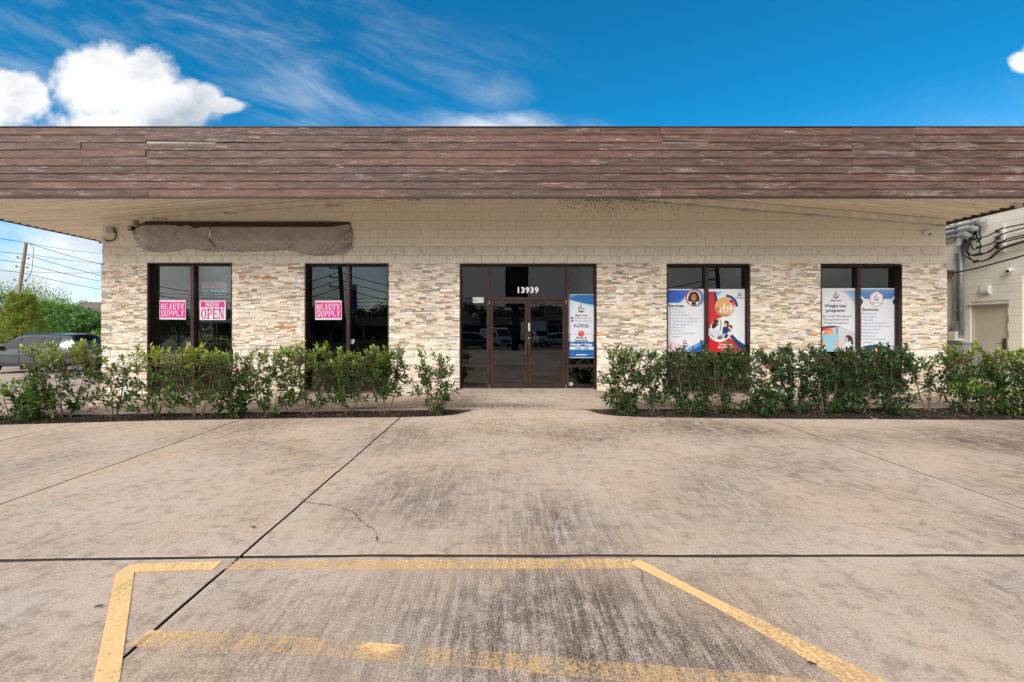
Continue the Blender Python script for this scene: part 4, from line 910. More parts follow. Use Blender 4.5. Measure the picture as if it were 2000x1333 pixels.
p.part('hexagon', [([hx], (186, 50, 66)), ([hx2], (232, 234, 240))]); droplogo(p, 1711.5, 580.5, 15); brandname(p, 1711.5, 593, 20)
p.text([('Servicios', 1699.5, 607.4, 5.6, INK, .016, 'CENTER', 32)], 'heading')
svc = ['Perdida de peso', 'Medicina Familiar', 'Telemedicina', 'Gestion de la disfuncion erectil', 'Control de la hipertension arterial', 'Control de la diabetes', 'Recarga de recetas', 'Salud masculina', 'Control de peso adolescente/', 'adolescente']
wd = [25, 28, 21, 47, 52, 34, 31, 26, 46, 19]
p.text([(s_, 1685+w/2, 614+i*6.22, 3.0, (148, 162, 204), 0, 'CENTER', w) for i, (s_, w) in enumerate(zip(svc, wd))])
p.part('bullet', [([rect(1680.9, 612+i*6.22, 1682.6, 613.7+i*6.22) for i in range(9)], (58, 78, 150))])
# ---- house number and small stickers
nb_ = Print('house_number', 1008, 559, 1053, 573.5, EF+.002, 'white street number 13939 on the glass above the double doors', 'number sign', None, (200, 200, 200), th=.001)
for ch in list(nb_.root.children): bpy.data.objects.remove(ch)
nb_.text([(ch, 1012.5+i*8.9, 572.3, 11.2, (244, 246, 248), .035, 'CENTER') for i, ch in enumerate('13939')], 'numerals')
def shield(x, y, w, Y, label):
    p = Print('security_sticker', x-w/2, y-w/2, x+w/2, y+w/2, Y, label, 'sticker', 'security shield stickers', (206, 212, 236), th=.001)
    for ch in list(p.root.children): bpy.data.objects.remove(ch)
    q = w/8
    p.part('shield', [([[(x-4*q, y-3.4*q), (x-2*q, y-4*q), (x, y-3.2*q), (x+2*q, y-4*q), (x+4*q, y-3.4*q), (x+3.7*q, y+1*q), (x+2.4*q, y+3.4*q), (x, y+4*q), (x-2.4*q, y+3.4*q), (x-3.7*q, y+1*q)]], (226, 230, 244)), ([rect(x-3.6*q, y-3.2*q, x+3.6*q, y-2.1*q), rect(x-2.8*q, y+2*q, x+2.8*q, y+2.6*q), rect(x-2.6*q, y-.4*q, x-.6*q, y+1*q), rect(x+.4*q, y-.4*q, x+2.6*q, y+1*q)], (104, 116, 196))])
shield(368, 672, 7.5, GF, 'small shield sticker low in the left pane of the leftmost window')
shield(687.5, 667.5, 9.5, GF, 'shield sticker low in the right pane of the second window')
shield(1043.8, 651, 9, EF, 'shield sticker on the right hand door above the PULL label')
p = Print('pull_label', 1036.3, 656.3, 1053, 661, EF-.0, 'white PULL label with a blue dot on the right hand door glass', 'sticker', None, (228, 230, 234), th=.001)
p.text([('PULL', 1040.6, 660, 2.3, (60, 64, 74), .02, 'CENTER', 6.6)]); p.part('blue_dot', [([circ(1050.6, 658.6, 1.2, 12)], (40, 90, 190))])
p = Print('round_sticker', 995, 627.5, 1001, 633.5, EF, 'round blue sticker on the left hand door glass', 'sticker', None, (90, 150, 235), th=.001)
for ch in list(p.root.children): bpy.data.objects.remove(ch)
p.part('disc', [([circ(998.2, 630.4, 3, 18)], (88, 156, 240)), ([rect(996.6, 629.6, 997.8, 631.3), rect(998.4, 629.6, 999.8, 631.3)], (230, 238, 250))])
p = Print('no_soliciting_sign', 923.5, 581, 944.8, 592.3, EF, 'small white framed NO SOLICITING sign left of the doors', 'sign', None, (206, 208, 208))
p.part('sign_border', [([rect(924.4, 582, 943.9, 591.4)], (150, 154, 156)), ([rect(925, 582.6, 943.3, 590.8)], (216, 222, 220))])
p.text([('NO', 929, 589.8, 5.6, (44, 46, 52), .02, 'CENTER', 6.4), ('SOLICITING', 938, 586.2, 1.9, (110, 134, 138), 0, 'CENTER', 9.6), ('LOITERING', 938, 589.4, 1.9, (110, 134, 138), 0, 'CENTER', 9.6)])
p = Print('paper_notice', 1110.3, 747.4, 1118.6, 753.6, EF, 'tiny pale grey notice at the bottom right of the entrance', 'notice', None, (205, 204, 206), th=.001); p.part('print', [([rect(1113.4, 749.6, 1115.6, 749.9), rect(1113.4, 750.8, 1115.6, 751)], (120, 120, 126))])
p = Print('code_strip', 1031.8, 631.5, 1035.2, 647, D+.035, 'narrow white vertical sticker strip on the meeting stile of the doors', 'sticker', None, (212, 214, 208), th=.002)
p.part('print', [([rect(1033.1, 634+i*3, 1034.5, 635.3+i*3) for i in range(4)], (50, 50, 52))])
p = Print('paper_sheet', 685, 538.5, 729, 567.5, D+.6, 'blank pale blue sheet hanging behind the upper right pane of second window', 'sheet', None, (168, 190, 208), th=.003)
# ================================================================ WALL FIXTURES
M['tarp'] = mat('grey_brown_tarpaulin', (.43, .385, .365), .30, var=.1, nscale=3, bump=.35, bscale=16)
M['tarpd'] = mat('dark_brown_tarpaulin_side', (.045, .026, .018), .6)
def tarpaulin(xa, xb, top, e1, bot, off, name, label, seed):
    n = int((xb-xa)/1.6); rows = [0, .08, .5, 1, 1.02]+[1+q/12 for q in range(1, 13)]+[2+q/12 for q in range(1, 13)]
    b = MB(); rt = empty(name, (wx((xa+xb)/2), D, wz(462)), label, 'sign cover', 'tarpaulins wrapped round the wall sign')
    for i in range(n+1):
        X = xa+(xb-xa)*i/n; yt, y1, yb, o = interp(top, X), interp(e1, X), interp(bot, X), interp(off, X); y2 = min(max(470.5, y1+1), yb-1)
        for r in rows:
            if r <= 1: Y = yt+(y1-yt)*r; of = .02+(o*.62-.02)*r**.6
            elif r <= 2: Y = y1+(y2-y1)*(r-1); of = o*(.62+.42*(r-1))
            else: Y = y2+(yb-y2)*(r-2); of = o*1.04+(.035-o*1.04)*(r-2)**.9
            amp = min(1, (X-xa)/8, (xb-X)/8+.4)
            wr = (abs(mnoise.noise((X*.10+Y*.13, Y*.015, seed)))*-.7+abs(mnoise.noise((X*.21+Y*.26+4, X*.01, seed+3)))*-.35+mnoise.noise((X*.05-Y*.09, Y*.02, seed+5))*.3+.25)
            rad = 0
            for pxx, pyy in PINS:      # creases radiating from the pins
                a = math.atan2(Y-pyy, X-pxx); dd = math.hypot(X-pxx, Y-pyy)
                if dd < 42: rad += math.sin(a*13+seed)*.008*(1-dd/42)*min(1, dd/5)
            endb = 1+1.8*max(0, 1-(xb-X)/34)*(seed == 2)+.5*max(0, 1-(X-xa)/25)*(seed == 1)
            k = 1 if 1 < r else (.25 if r < .1 else .6)
            of += (wr*.085*endb+rad*1.8)*k
            of = max(of, .008); d_ = D-of
            b.v.append(tuple(pcoord(X, Y+wr*.5*(r > .1), d_)-rt.location))
    m_ = len(rows)
    for i in range(n):
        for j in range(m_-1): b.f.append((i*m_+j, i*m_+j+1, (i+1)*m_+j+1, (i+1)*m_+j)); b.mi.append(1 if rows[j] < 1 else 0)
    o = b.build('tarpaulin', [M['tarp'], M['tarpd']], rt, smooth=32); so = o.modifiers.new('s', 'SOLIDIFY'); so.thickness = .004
    return rt
PINS = [(287, 490), (361, 484), (424, 489), (432, 489), (500, 488), (569, 487), (631, 490), (684, 491)]
T1 = tarpaulin(259, 427, [(259, 451), (268, 442), (285, 432.5), (427, 433)], [(259, 453), (266, 446), (278, 440.6), (325, 439.6), (340, 440.5), (352, 443), (366, 440.5), (381, 446.5), (392, 444), (427, 443.6)],
    [(259, 456), (263, 468), (270, 480), (287, 491), (318, 493.5), (340, 491), (361, 485.5), (380, 488), (402, 492), (427, 491)], [(259, .05), (270, .16), (284, .30), (420, .34), (427, .33)], 'covered_sign', 'left grey tarpaulin bundle, wrinkled, wrapped round the wall sign above the first window', 1)
T2 = tarpaulin(412, 688, [(412, 433), (655, 433), (683, 434), (688, 452)], [(412, 443.6), (650, 444), (660, 442), (676, 439), (683, 438), (688, 456)],
    [(412, 488), (430, 490.5), (470, 491.8), (565, 489), (590, 496), (631, 499.2), (668, 497), (684, 492), (688, 476)], [(412, .345), (650, .34), (664, .22), (678, .10), (688, .05)], 'covered_sign', 'right and longer grey tarpaulin bundle with a bunched end, between the first two windows', 2)
for rt, ids in ((T1, (0, 1, 2)), (T2, (3, 4, 5, 6, 7))):
    for i in ids:
        X, Y = PINS[i]; c_ = pcoord(X, Y, D-.055)-rt.location
        esub(MB().lathe([(0, -.02), (.012, -.016), (.015, 0)], tuple(c_), 'Y', 10).build('grommet', M['white']), rt)
bg_ = empty('bungee_cord', tuple(pcoord(410, 458, D-.30)), 'black bungee strap with red and white middle where the two tarpaulins meet', 'strap')
def tubeseg(name, pts, r, m_, par, dd): return esub(MB().tube([pcoord(X, Y, d_)-par.location for X, Y, d_ in pts], r, 6).build(name, m_), par)
M['redp'] = mat('red_strap', (.42, .03, .03), .5)
tubeseg('cord', [(428, 433, D-.03), (410, 444, D-.36)], .006, M['black'], bg_, 0); tubeseg('cord', [(410, 470.5, D-.38), (427, 488, D-.06)], .013, M['black'], bg_, 0)
for a, b, m_ in ((444, 449.5, M['redp']), (449.5, 466, M['white']), (466, 470.5, M['redp'])): tubeseg('sleeve', [(410, a, D-.375), (410, b, D-.38)], .014, m_, bg_, 0)
def turret(X, Y, sgn, label):
    c_ = pcoord(X, Y, D-.02); rt = empty('security_camera', c_, label, 'security camera', 'white dome cameras on the buildings')
    esub(MB().lathe([(0, -.03), (.055, -.03), (.062, -.02), (.062, .02)], (sgn*-.05, 0, .03), 'Y', 20).build('mount', M['white'], smooth=40), rt)
    h = MB().lathe([(0, -.075), (.03, -.07), (.055, -.04), (.065, 0), (.055, .04), (.03, .06)], (0, 0, 0), 'Y', 20); o = esub(h.build('housing', M['white'], smooth=True), rt); o.location = (sgn*.02, -.06, 0); o.rotation_euler = (R(35), 0, R(-20*sgn))
    h = MB().lathe([(0, -.018), (.02, -.016), (.034, -.004), (.034, .004)], (0, 0, 0), 'Y', 18); o = esub(h.build('lens', mat('camera_lens_black', (.01, .01, .012), .1), smooth=40), rt); o.location = (sgn*.0, -.105, -.05); o.rotation_euler = (R(35), 0, R(-20*sgn))
turret(203, 471, 1, 'white dome camera at the top left corner of the shop wall'); turret(1808, 455, -1, 'white dome camera under the soffit at the right end of the shop wall')
rt = empty('junction_box', tuple(pcoord(218.5, 450, D-.03)), 'grey junction box with black flexible conduit at the upper left wall corner', 'junction box')
esub(MB().box(-.07, .07, -.06, .03, -.065, .065).build('box', M['greybox']), rt); esub(MB().box(-.076, .076, -.068, -.060, -.071, .071).build('cover', M['steel']), rt)
esub(MB().tube([(.07, -.02, 0), (.11, -.02, -.02), (.12, -.02, -.09), (.10, -.02, -.19), (.04, -.02, -.24), (-.06, -.02, -.26), (-.12, -.03, -.25)], .014, 8).build('conduit', M['black'], smooth=True), rt)
rt = empty('siren_horn', tuple(pcoord(263, 441, D-.04)), 'small tan round horn on a bracket beside the left end of the sign cover', 'horn')
esub(MB().lathe([(.0, -.05), (.055, -.045), (.06, .0), (.058, .05), (.0, .055)], (.03, 0, .06), 'Z', 18).build('horn_body', mat('dusty_tan', (.32, .25, .16), .7), smooth=40), rt)
esub(MB().box(-.11, -.02, -.07, .03, -.12, -.02).build('bracket', mat('brown_box', (.14, .1, .07), .6)), rt); esub(MB().lathe([(0, -.015), (.022, -.01), (.024, 0)], (-.065, -.07, -.07), 'Y', 14).build('lens', M['white']), rt)
rt = MB().lathe([(0, -.012), (.06, -.010), (.066, 0), (.066, .02)], (0, 0, 0), 'Y', 18).build('cover_plate', M['trim'], smooth=40, loc=tuple(pcoord(239, 466, D-.012))); tag(rt, 'round painted cover plate on the blocks left of the sign cover', 'cover plate')
def run(name, X0, Y0, X1, Y1, m_, label, extra=()):
    a, b = pcoord(X0, Y0, D-.045), pcoord(X1, Y1, D-.045); rt = empty(name, a, label, 'conduit')
    P = [a.lerp(b, i/24)-a for i in range(25)]
    for q in P[1:-1]: q.z += .006*mnoise.noise((q.x, 2, 3))
    esub(MB().tube(P, .012, 8).build('pipe', m_, smooth=True), rt)
    for s_ in extra:
        c_ = a.lerp(b, s_)-a; k = MB(); k.box(c_.x-.018, c_.x+.018, c_.y-.014, .04, c_.z-.022, c_.z+.022); k.tube([(c_.x+.03, c_.y, c_.z), (c_.x+.14, c_.y, c_.z-.005)], .02, 8); k.tube([(c_.x+.17, c_.y, c_.z), (c_.x+.28, c_.y, c_.z-.01)], .017, 8)
        esub(k.build('clamp', m_ if len(extra) < 3 else M['steel']), rt)
run('conduit', 213, 433.5, 840, 386.5, M['trim'], 'tan painted conduit climbing the wall under the left soffit', (.14, .36, .68, .93))
run('conduit', 1150, 386, 1840, 441, mat('pale_blue_steel', (.50, .58, .58), .4, .4, dirt=.35), 'bare pale steel conduit sloping down the wall under the right soffit', (.12, .28, .44, .62, .99))
# twin floodlight under the right soffit
c_ = pcoord(1984, 386, 9.35); rt = empty('floodlight', c_, 'twin white floodlight hanging under the soffit at the far right', 'floodlight')
esub(MB().lathe([(0, -.03), (.075, -.03), (.08, 0), (.08, .05)], (0, 0, 0), 'Z', 18).build('base', M['greybox'], smooth=40), rt)
for s_ in (0, 1):
    h = MB().lathe([(0, 0), (.022, 0), (.028, .07), (.060, .15), (.062, .18), (.0, .165)], (0, 0, 0), 'Z', 16); o = esub(h.build('lamp_head', mat('lamp_ivory', (.62, .62, .58), .35), smooth=40), rt)
    o.location = (-.03+.05*s_, -.02, -.035); o.rotation_euler = (R(200), R(-58+25*s_), 0)
# screws on the soffit and dirt specks
sp = MB()
for i in range(150):
    x = random.uniform(-11.2, 10.4); y = YF+.3+.6*random.randrange(6)+random.uniform(-.02, .02)
    if y > D-.1 and XL-.1 < x < XRt+.1: continue
    sp.box(x-.006, x+.006, y-.006, y+.006, roofz(x)-.056, roofz(x)-.044)
tag(bpart(sp.build('soffit_screws', M['dark'])), kind='stuff')
mo = MB()
for i in range(900):      # dark mould spots along the top course right of centre
    X = random.gauss(1215, 95); Y = 385+abs(random.gauss(0, 7))+ (random.random() < .3)*random.choice((0, 17))
    if X < 1090 or X > 1500: continue
    r_ = random.uniform(.004, .020); q = wx(X), wz(Y); mo.poly([(q[0]+r_*math.cos(a)*random.uniform(.5, 1), q[1]+r_*math.sin(a)*random.uniform(.5, 1)) for a in (0, 1.1, 2.2, 3.3, 4.4, 5.4)][::-1], D-.0052)
tag(bpart(mo.build('mould_spots', mat('dark_mould', (.05, .03, .02), .95))), kind='stuff')
# ================================================================ FOLIAGE
def leafmat(name, rough=.38, trans=.28):
    m, t = newmat(name); c = t.n('ShaderNodeVertexColor', layer_name='Col').outputs[0]
    g = t.n('ShaderNodeNewGeometry'); c2 = t.mix(g.outputs['Backfacing'], c, t.mix(1., c, (1.25, 1.2, 1.25), 'MULTIPLY'))
    b = t.bsdf(c2, rough); tr = t.n('ShaderNodeBsdfTranslucent'); t.put(tr.inputs[0], t.mix(1., c, (1.5, 1.6, .8), 'MULTIPLY'))
    mx = t.n('ShaderNodeMixShader'); mx.inputs[0].default_value = trans; t.nt.links.new(b, mx.inputs[1]); t.nt.links.new(tr.outputs[0], mx.inputs[2]); t.out(mx.outputs[0]); return m
M['leaf'] = leafmat('photinia_leaf', .30, .18); M['tleaf'] = leafmat('tree_leaf', .6, .22)
M['bark'] = mat('shrub_bark', (.20, .14, .10), .85, var=.3, nscale=30); M['twig'] = mat('reddish_twig', (.22, .095, .06), .7)
M['tbark'] = mat('tree_bark', (.12, .09, .065), .9, var=.35, nscale=12, bump=.5)
def leafmesh(name, P, Dn, Up, L, Wd, C, m_, parent, simple=False, droop=.12):
    P, Dn, Up = (np.asarray(q, float) for q in (P, Dn, Up)); L = np.asarray(L)[:, None]; Wd = np.asarray(Wd)[:, None]
    Dn = Dn/np.linalg.norm(Dn, axis=1, keepdims=True); S = np.cross(Dn, Up); S /= np.linalg.norm(S, axis=1, keepdims=True)+1e-9; N = np.cross(S, Dn)
    if simple:
        V = np.stack([P, P+Dn*L*.5+S*Wd/2, P+Dn*L, P+Dn*L*.5-S*Wd/2], 1); F_ = [(0, 1, 2, 3)]
    else:
        V = np.stack([P, P+Dn*L*.5-N*L*.02, P+Dn*L-N*L*droop, P+Dn*L*.28+S*Wd*.42+N*L*.07, P+Dn*L*.68+S*Wd*.40+N*L*.03, P+Dn*L*.28-S*Wd*.42+N*L*.07, P+Dn*L*.68-S*Wd*.40+N*L*.03], 1)
        F_ = [(0, 3, 4, 1), (1, 4, 2), (0, 1, 6, 5), (1, 2, 6)]
    n, k = V.shape[:2]; base = np.arange(n)*k
    me = bpy.data.meshes.new(name); me.vertices.add(n*k); me.vertices.foreach_set('co', V.reshape(-1).astype(np.float32))
    loops = []; 
    lt = sum(len(f) for f in F_); li = np.concatenate([base[:, None]+np.array(f)[None] for f in F_], 1).reshape(-1)
    me.loops.add(n*lt); me.loops.foreach_set('vertex_index', li.astype(np.int32))
    sizes = np.tile([len(f) for f in F_], n); st = np.concatenate([[0], np.cumsum(sizes)[:-1]])
    me.polygons.add(n*len(F_)); me.polygons.foreach_set('loop_start', st.astype(np.int32))
    me.update(calc_edges=True); me.validate()
    a = me.color_attributes.new('Col', 'FLOAT_COLOR', 'POINT'); C = np.concatenate([np.clip(C, 0, 1), np.ones((n, 1))], 1); a.data.foreach_set('color', np.repeat(C, k, 0).astype(np.float32).ravel())
    me.materials.append(m_); o = link(name, me, parent); return tag(o, kind='stuff')
def shrub(X, w, ytop, dens, label, hue=0., sparse=0., Yb=811, dd=0., low=.16, reds=1, stems=5):
    rs = np.random.default_rng(int(X*7)); base = gpt(X, Yb, -.02); base.y = min(max(base.y+dd, front(base.x)+.17), back(base.x)-.15); base.z = Gz(base.x, base.y)-.04
    d = base.y; sc_ = d/F; H = (EYE+(640-ytop)*sc_)-base.z; Wm = w*sc_*1.08
    rt = empty('photinia_shrub', base, label, 'shrub', 'photinia shrubs in the mulch bed')
    clm = rs.uniform(-1, 1, (7, 2)); n = int(dens*(72 if X < 900 else 80)); hh = rs.uniform(0, 1, n)**.8*(1-low)+low
    tips = []
    for h_ in hh:
        prof = .62+.38*math.sin(min(1, h_*1.15)*math.pi*.72+.25); a = rs.uniform(0, 2*math.pi); r_ = (rs.uniform(.15, 1)**.55)*prof*Wm*.5
        c9 = clm[rs.integers(0, 7)]; k9 = .35 if rs.uniform() < .6 else 0.
        tips.append((math.cos(a)*r_*(1-k9)+c9[0]*k9*Wm*.5+rs.normal(0, .02), math.sin(a)*min(r_, .42)*.9, h_*H*(1-.12*(r_/(Wm*.5+.01))**2)-(.05 if h_ < .5 else 0)))
    for q in range(5): tips.append((rs.uniform(-.38, .38)*Wm, rs.uniform(-.15, .15), H*rs.uniform(.93, 1.03)))
    tips = np.array(tips)
    st = MB(); sp_ = []
    for s_ in range(stems):
        a = 2*math.pi*s_/stems+rs.uniform(-.4, .4); P = []; rr = []
        ex, ey = math.cos(a)*Wm*.30, math.sin(a)*.16
        for k in range(9):
            q = k/8; P.append(((math.cos(a)*.02+ex*q**.75+rs.normal(0, .010)*(k > 0)), ey*q**.8+math.sin(a)*.02, -.03+H*.74*q)); rr.append(.011*(1-.8*q)+.0015)
        sp_ += P; st.tube(P, rr, 6)
    sp_ = np.array(sp_); tw = MB(); LP = []; LD = []; LL = []; LC = []; LU = []
    for tp in tips:
        c_ = sp_[(sp_[:, 2] < tp[2]-.03)]
        if len(c_) == 0: c_ = sp_[:3]
        dist = np.linalg.norm((c_-tp)*np.array((1, 1, .75)), axis=1); o_ = c_[np.argmin(dist+rs.uniform(0, .08, len(dist)))]
        mid = o_*.5+tp*.5+np.array((rs.normal(0, .02), rs.normal(0, .02), -.02)); tw.tube([o_, mid, tp], [.0045, .0032, .0018], 4, cap=False)
        top = max(0, (tp[2]/H-.62)/.38); dirn = tp-mid; dirn /= np.linalg.norm(dirn)+1e-6
        nl = int(rs.integers(7, 12)*(1-.45*sparse)); ph = rs.uniform(0, 6.28)
        ax1 = np.cross(dirn, (0, 0, 1.)); ax1 /= np.linalg.norm(ax1)+1e-6; ax2 = np.cross(dirn, ax1)
        for k in range(nl):
            q = k/nl; back_ = (1-q)*.15; a = ph+k*2.4
            p = tp-dirn*back_; side = ax1*math.cos(a)+ax2*math.sin(a)
            dr = side*(.95-.35*q)+dirn*(.35+.6*q)+np.array((0, 0, .12+.1*top-.25*(1-top)*rs.uniform()))
            LP.append(p); LD.append(dr); LU.append((rs.normal(0, .35), rs.normal(0, .35)-.35, 1.)); LL.append(rs.uniform(.074, .125)*(1-.15*top))
            g_ = np.array((.032, .082, .018)); y_ = np.array((.24, .32, .04)); bl = np.array((.032, .075, .032))
            f_ = min(1, max(0, top*(.35+.6*q)*(.75+hue)+rs.normal(0, .08)+hue*.15)); c0 = g_*(1-max(0, -hue))+bl*max(0, -hue); c0 = c0*(1-f_)+y_*f_; c0 = c0*rs.uniform(.5, 1.45)  # positive hue paints sunlit yellow into the leaves; top adds new growth
            if rs.uniform() < .0007*reds: c0 = np.array((.55, .06, .03)) if rs.uniform() < .6 else np.array((.65, .30, .04))
            elif rs.uniform() < .03*top: c0 = np.array((.22, .09, .03))
            LC.append(c0)
    # a few inner, lower leaves
    esub(st.build('stems', M['bark'], smooth=True), rt); esub(tw.build('twigs', M['twig']), rt)
    L_ = np.array(LL); leafmesh('leaves', LP, LD, LU, L_, L_*rs.uniform(.42, .54, len(L_)), np.array(LC), M['leaf'], rt)
    return rt
SH = [(22, 118, 742, 1.1, 'low shrub cut by the left edge of the picture', .5, .3, 822, 0, .1),
 (66, 60, 765, .6, 'smallest leafy shrub, second from the left edge', .3, .3, 822, 0, .1),
 (152, 158, 664, 2.3, 'big bushy shrub in front of the parked grey car', .9, 0, 815, 0, .10),
 (246, 84, 692, .75, 'thin open shrub at the left corner of the building', .1, .5, 813, 0, .3),
 (322, 106, 676, 1.15, 'yellow tipped shrub in front of the leftmost window, left pane', .9, .1, 813, 0, .16),
 (402, 122, 672, 1.5, 'shrub with a red leaf before the right pane of the leftmost window', .8, .1, 812, 0, .22, 3),
 (472, 84, 690, 1.5, 'dense dark shrub just right of the leftmost window', .0, 0, 811, 0, .06),
 (545, 96, 680, 1.3, 'shrub on bare crooked stems between the first two windows', .1, .1, 808, 0, .2),
 (616, 112, 672, 1.45, 'shrub with two stout stems below the BEAUTY SUPPLY sign of the second window', .35, .05, 808, 0, .26, 1, 3),
 (690, 98, 684, 1.4, 'shrub with a yellow leaf under the right pane of the second window', .2, .05, 808, 0, .3, 3, 3),
 (757, 92, 674, 1.5, 'tall shrub on pale bare stems at the right edge of the second window', .1, 0, 808, 0, .36, 1, 4),
 (854, 92, 688, 1.15, 'lone shrub standing just left of the entrance', -.1, .3, 805, 0, .14, 3),
 (1212, 84, 676, 1.55, 'first shrub right of the entrance, brightest green at its foot', -.15, .05, 807, 0, .06, 2),
 (1278, 84, 682, 1.25, 'shrub on bare forked stems left of the third window', -.5, .1, 809, 0, .2, 2, 4),
 (1342, 92, 676, 1.4, 'shrub under the Services poster', -.5, .05, 811, 0, .06),
 (1404, 84, 672, 1.35, 'shrub under the red and navy poster', -.4, .05, 810, 0, .12, 2),
 (1482, 100, 678, 1.6, 'full shrub at the right edge of the third window', -.5, 0, 812, 0, .05, 2),
 (1552, 84, 676, 1.5, 'shrub midway between the last two windows', -.6, 0, 808, 0, .14),
 (1614, 88, 676, 1.6, 'shrub under the Weight loss programs poster', -.6, 0, 809, 0, .10, 2),
 (1680, 92, 678, 1.6, 'shrub under the Servicios poster', -.5, 0, 811, 0, .10, 2),
 (1742, 88, 674, 1.7, 'thick shrub at the right edge of the last window', -.6, 0, 812, 0, .04, 2),
 (1806, 96, 690, .75, 'leggy half bare shrub at the right corner of the building', -.2, .45, 805, 0, .4, 3, 6),
 (1898, 124, 674, 1.9, 'wide shrub in front of the grey cabinet and back door', .1, .1, 810, 0, .06, 2),
 (1968, 92, 684, 1.5, 'second shrub from the right edge of the picture', .2, .1, 810, 0, .06),
 (2032, 100, 676, 1.4, 'shrub cut by the right edge of the picture', .2, .1, 812, 0, .06)]
for q in SH: shrub(*q)
# fallen leaves and litter
def fallen(X, Y, s_, col, label, rz=0):
    c_ = gpt(X, Y, .0); c_.z = (Gz(c_.x, c_.y)-.0 if front(c_.x) < c_.y < back(c_.x) else Lz(c_.x, c_.y)+.008)
    pts = [(-1, 0), (-.6, .38), (.1, .5), (.8, .3), (1.05, 0), (.7, -.35), (0, -.45), (-.7, -.3)]; b = MB(); n = len(pts)
    b.v = [(p[0]*s_, p[1]*s_, .006+.1*s_*abs(p[1])) for p in pts]+[(0, 0, .004)]; b.f = [(i, (i+1) % n, n) for i in range(n)]; b.mi = [0]*n
    o = b.build('fallen_leaf', mat('dry_leaf_%d' % X, col, .8), loc=c_, rot=(.1, .1, rz)); so = o.modifiers.new('s', 'SOLIDIFY'); so.thickness = .002; tag(o, label, 'leaf')
fallen(1566, 805, .13, (.42, .26, .12), 'large tan dry leaf lying on the mulch between the third and fourth windows', .2)
fallen(1633, 812, .05, (.45, .12, .05), 'rusty orange dry leaf on the mulch below the fourth window', .5)
fallen(1172, 860, .035, (.25, .12, .04), 'small brown leaf on the concrete in front of the entrance', 1)
fallen(494, 1033, .022, (.06, .045, .035), 'tiny dark leaf left of the long diagonal joint', .3)
fallen(192, 1189, .022, (.07, .055, .045), 'dark curled leaf left of the yellow parking line', .8)
fallen(1586, 1302, .02, (.05, .04, .03), 'dark seed like leaf beside the right diagonal yellow line', 2.6)
fallen(1264, 807, .04, (.35, .10, .03), 'reddish leaf on the mulch near the bed end right of the entrance', .4)
fallen(964, 940, .018, (.22, .06, .03), 'tiny reddish leaf in the middle of the lot', .9)
# ================================================================ NEIGHBOUR BUILDING ON THE RIGHT
NX = 12.9
def n2(X, Y, out=0.):
    d = (NX-out)*F/(X-985); return Vector((NX-out, d, EYE+(640-Y)*d/F))
NB = empty('neighbouring_building', (NX+3, 14, 0), 'tall pale cream block building beside the shop, at the right edge', 'building')
def npart(o): o.parent = NB; o.matrix_parent_inverse = Matrix.Translation(NB.location).inverted(); return o
M['nblock'] = paintblock('pale_cream_block', (.88, .84, .75), .12, 24, .08); M['nmortar'] = mat('pale_painted_mortar', (.84, .79, .70), .9)
d0, d1 = n2(1895, 600).y, n2(1968, 600).y; e0 = n2(1997, 600).y; zt = wz(598)+.0; zt = n2(1930, 597).z
c = MB(); 
for a, b, z0_, z1_ in ((9.0, e0-1.1, -.5, 5.85), (e0, d1, -.5, 5.85), (d0, 24, -.5, 5.85), (d1, d0, zt, 5.85), (e0-1.1, e0, n2(1998, 543).z, 5.85)):
    c.box(NX+.03, NX+.3, a, b, z0_, z1_)
npart(c.build('wall_core', M['nmortar'])); npart(MB().box(NX+.3, NX+9, 9, 24, -.5, 5.8).build('rear_volume', M['nmortar'])); npart(MB().box(NX-.06, NX+9.1, 8.9, 24.1, 5.86, 5.98).build('parapet_cap', M['greybox']))
def nblk(y, z, w):
    key = ('n', round(w, 2))
    if key not in MESH: MESH[key] = blockmesh('block', round(w, 2), BH, .03, False, M['nblock'], 0)
    o = link('block', MESH[key], None, (NX, y+w, z), (0, 0, R(-90))); npart(o)
rest = MB()
for k in range(30):
    z = -.28+k*BH; y = 9.0-(k % 2)*BW/2
    while y < 19:
        w = BW; a, b = y, y+w; segs = [(a, b)]
        for (h0, h1, top) in ((d1, d0, zt), (e0-1.1, e0, n2(1998, 543).z)):
            if z < top-.04:
                ns = []
                for (p, q) in segs:
                    if q <= h0 or p >= h1: ns.append((p, q))
                    else:
                        if p < h0: ns.append((p, h0))
                        if q > h1: ns.append((h1, q))
                segs = ns
        for p, q in segs:
            if q-p > .05:
                if 10.9 < p < 13.6 and z < 5.2: nblk(p, z, q-p)
                else: rest.box(NX+.0, NX+.03, p+.003, q-.003, z+.003, z+BH-.003)
        y += w
tag(npart(rest.build('block_infill', M['nblock'])), kind='stuff')
# door
M['door'] = mat('greige_painted_steel_door', (.58, .51, .43), .45, var=.04, dirt=.05)
dr = npart(MB().box(NX+.07, NX+.11, d1+.05, d0-.05, .02, zt-.06).build('door', M['door']))
fr = MB(); fr.box(NX+.04, NX+.14, d1, d1+.05, .0, zt-.001); fr.box(NX+.04, NX+.14, d0-.05, d0, .0, zt-.001); fr.box(NX+.04, NX+.14, d1+.05, d0-.05, zt-.06, zt-.001)
esub(fr.build('door_frame', M['door']), dr); dr.matrix_parent_inverse = Matrix.Translation(NB.location).inverted()
h = MB(); hy = d1+.13; hz = n2(1962, 672).z; h.box(NX+.045, NX+.07, hy-.035, hy+.035, hz-.14, hz+.14); h.tube([(NX+.05, hy, hz+.01), (NX-.01, hy, hz+.01), (NX-.01, hy+.11, hz+.01)], .010, 8); esub(h.build('lever_handle', mat('worn_brass', (.18, .14, .09), .35, .7)), dr)
hg = MB()
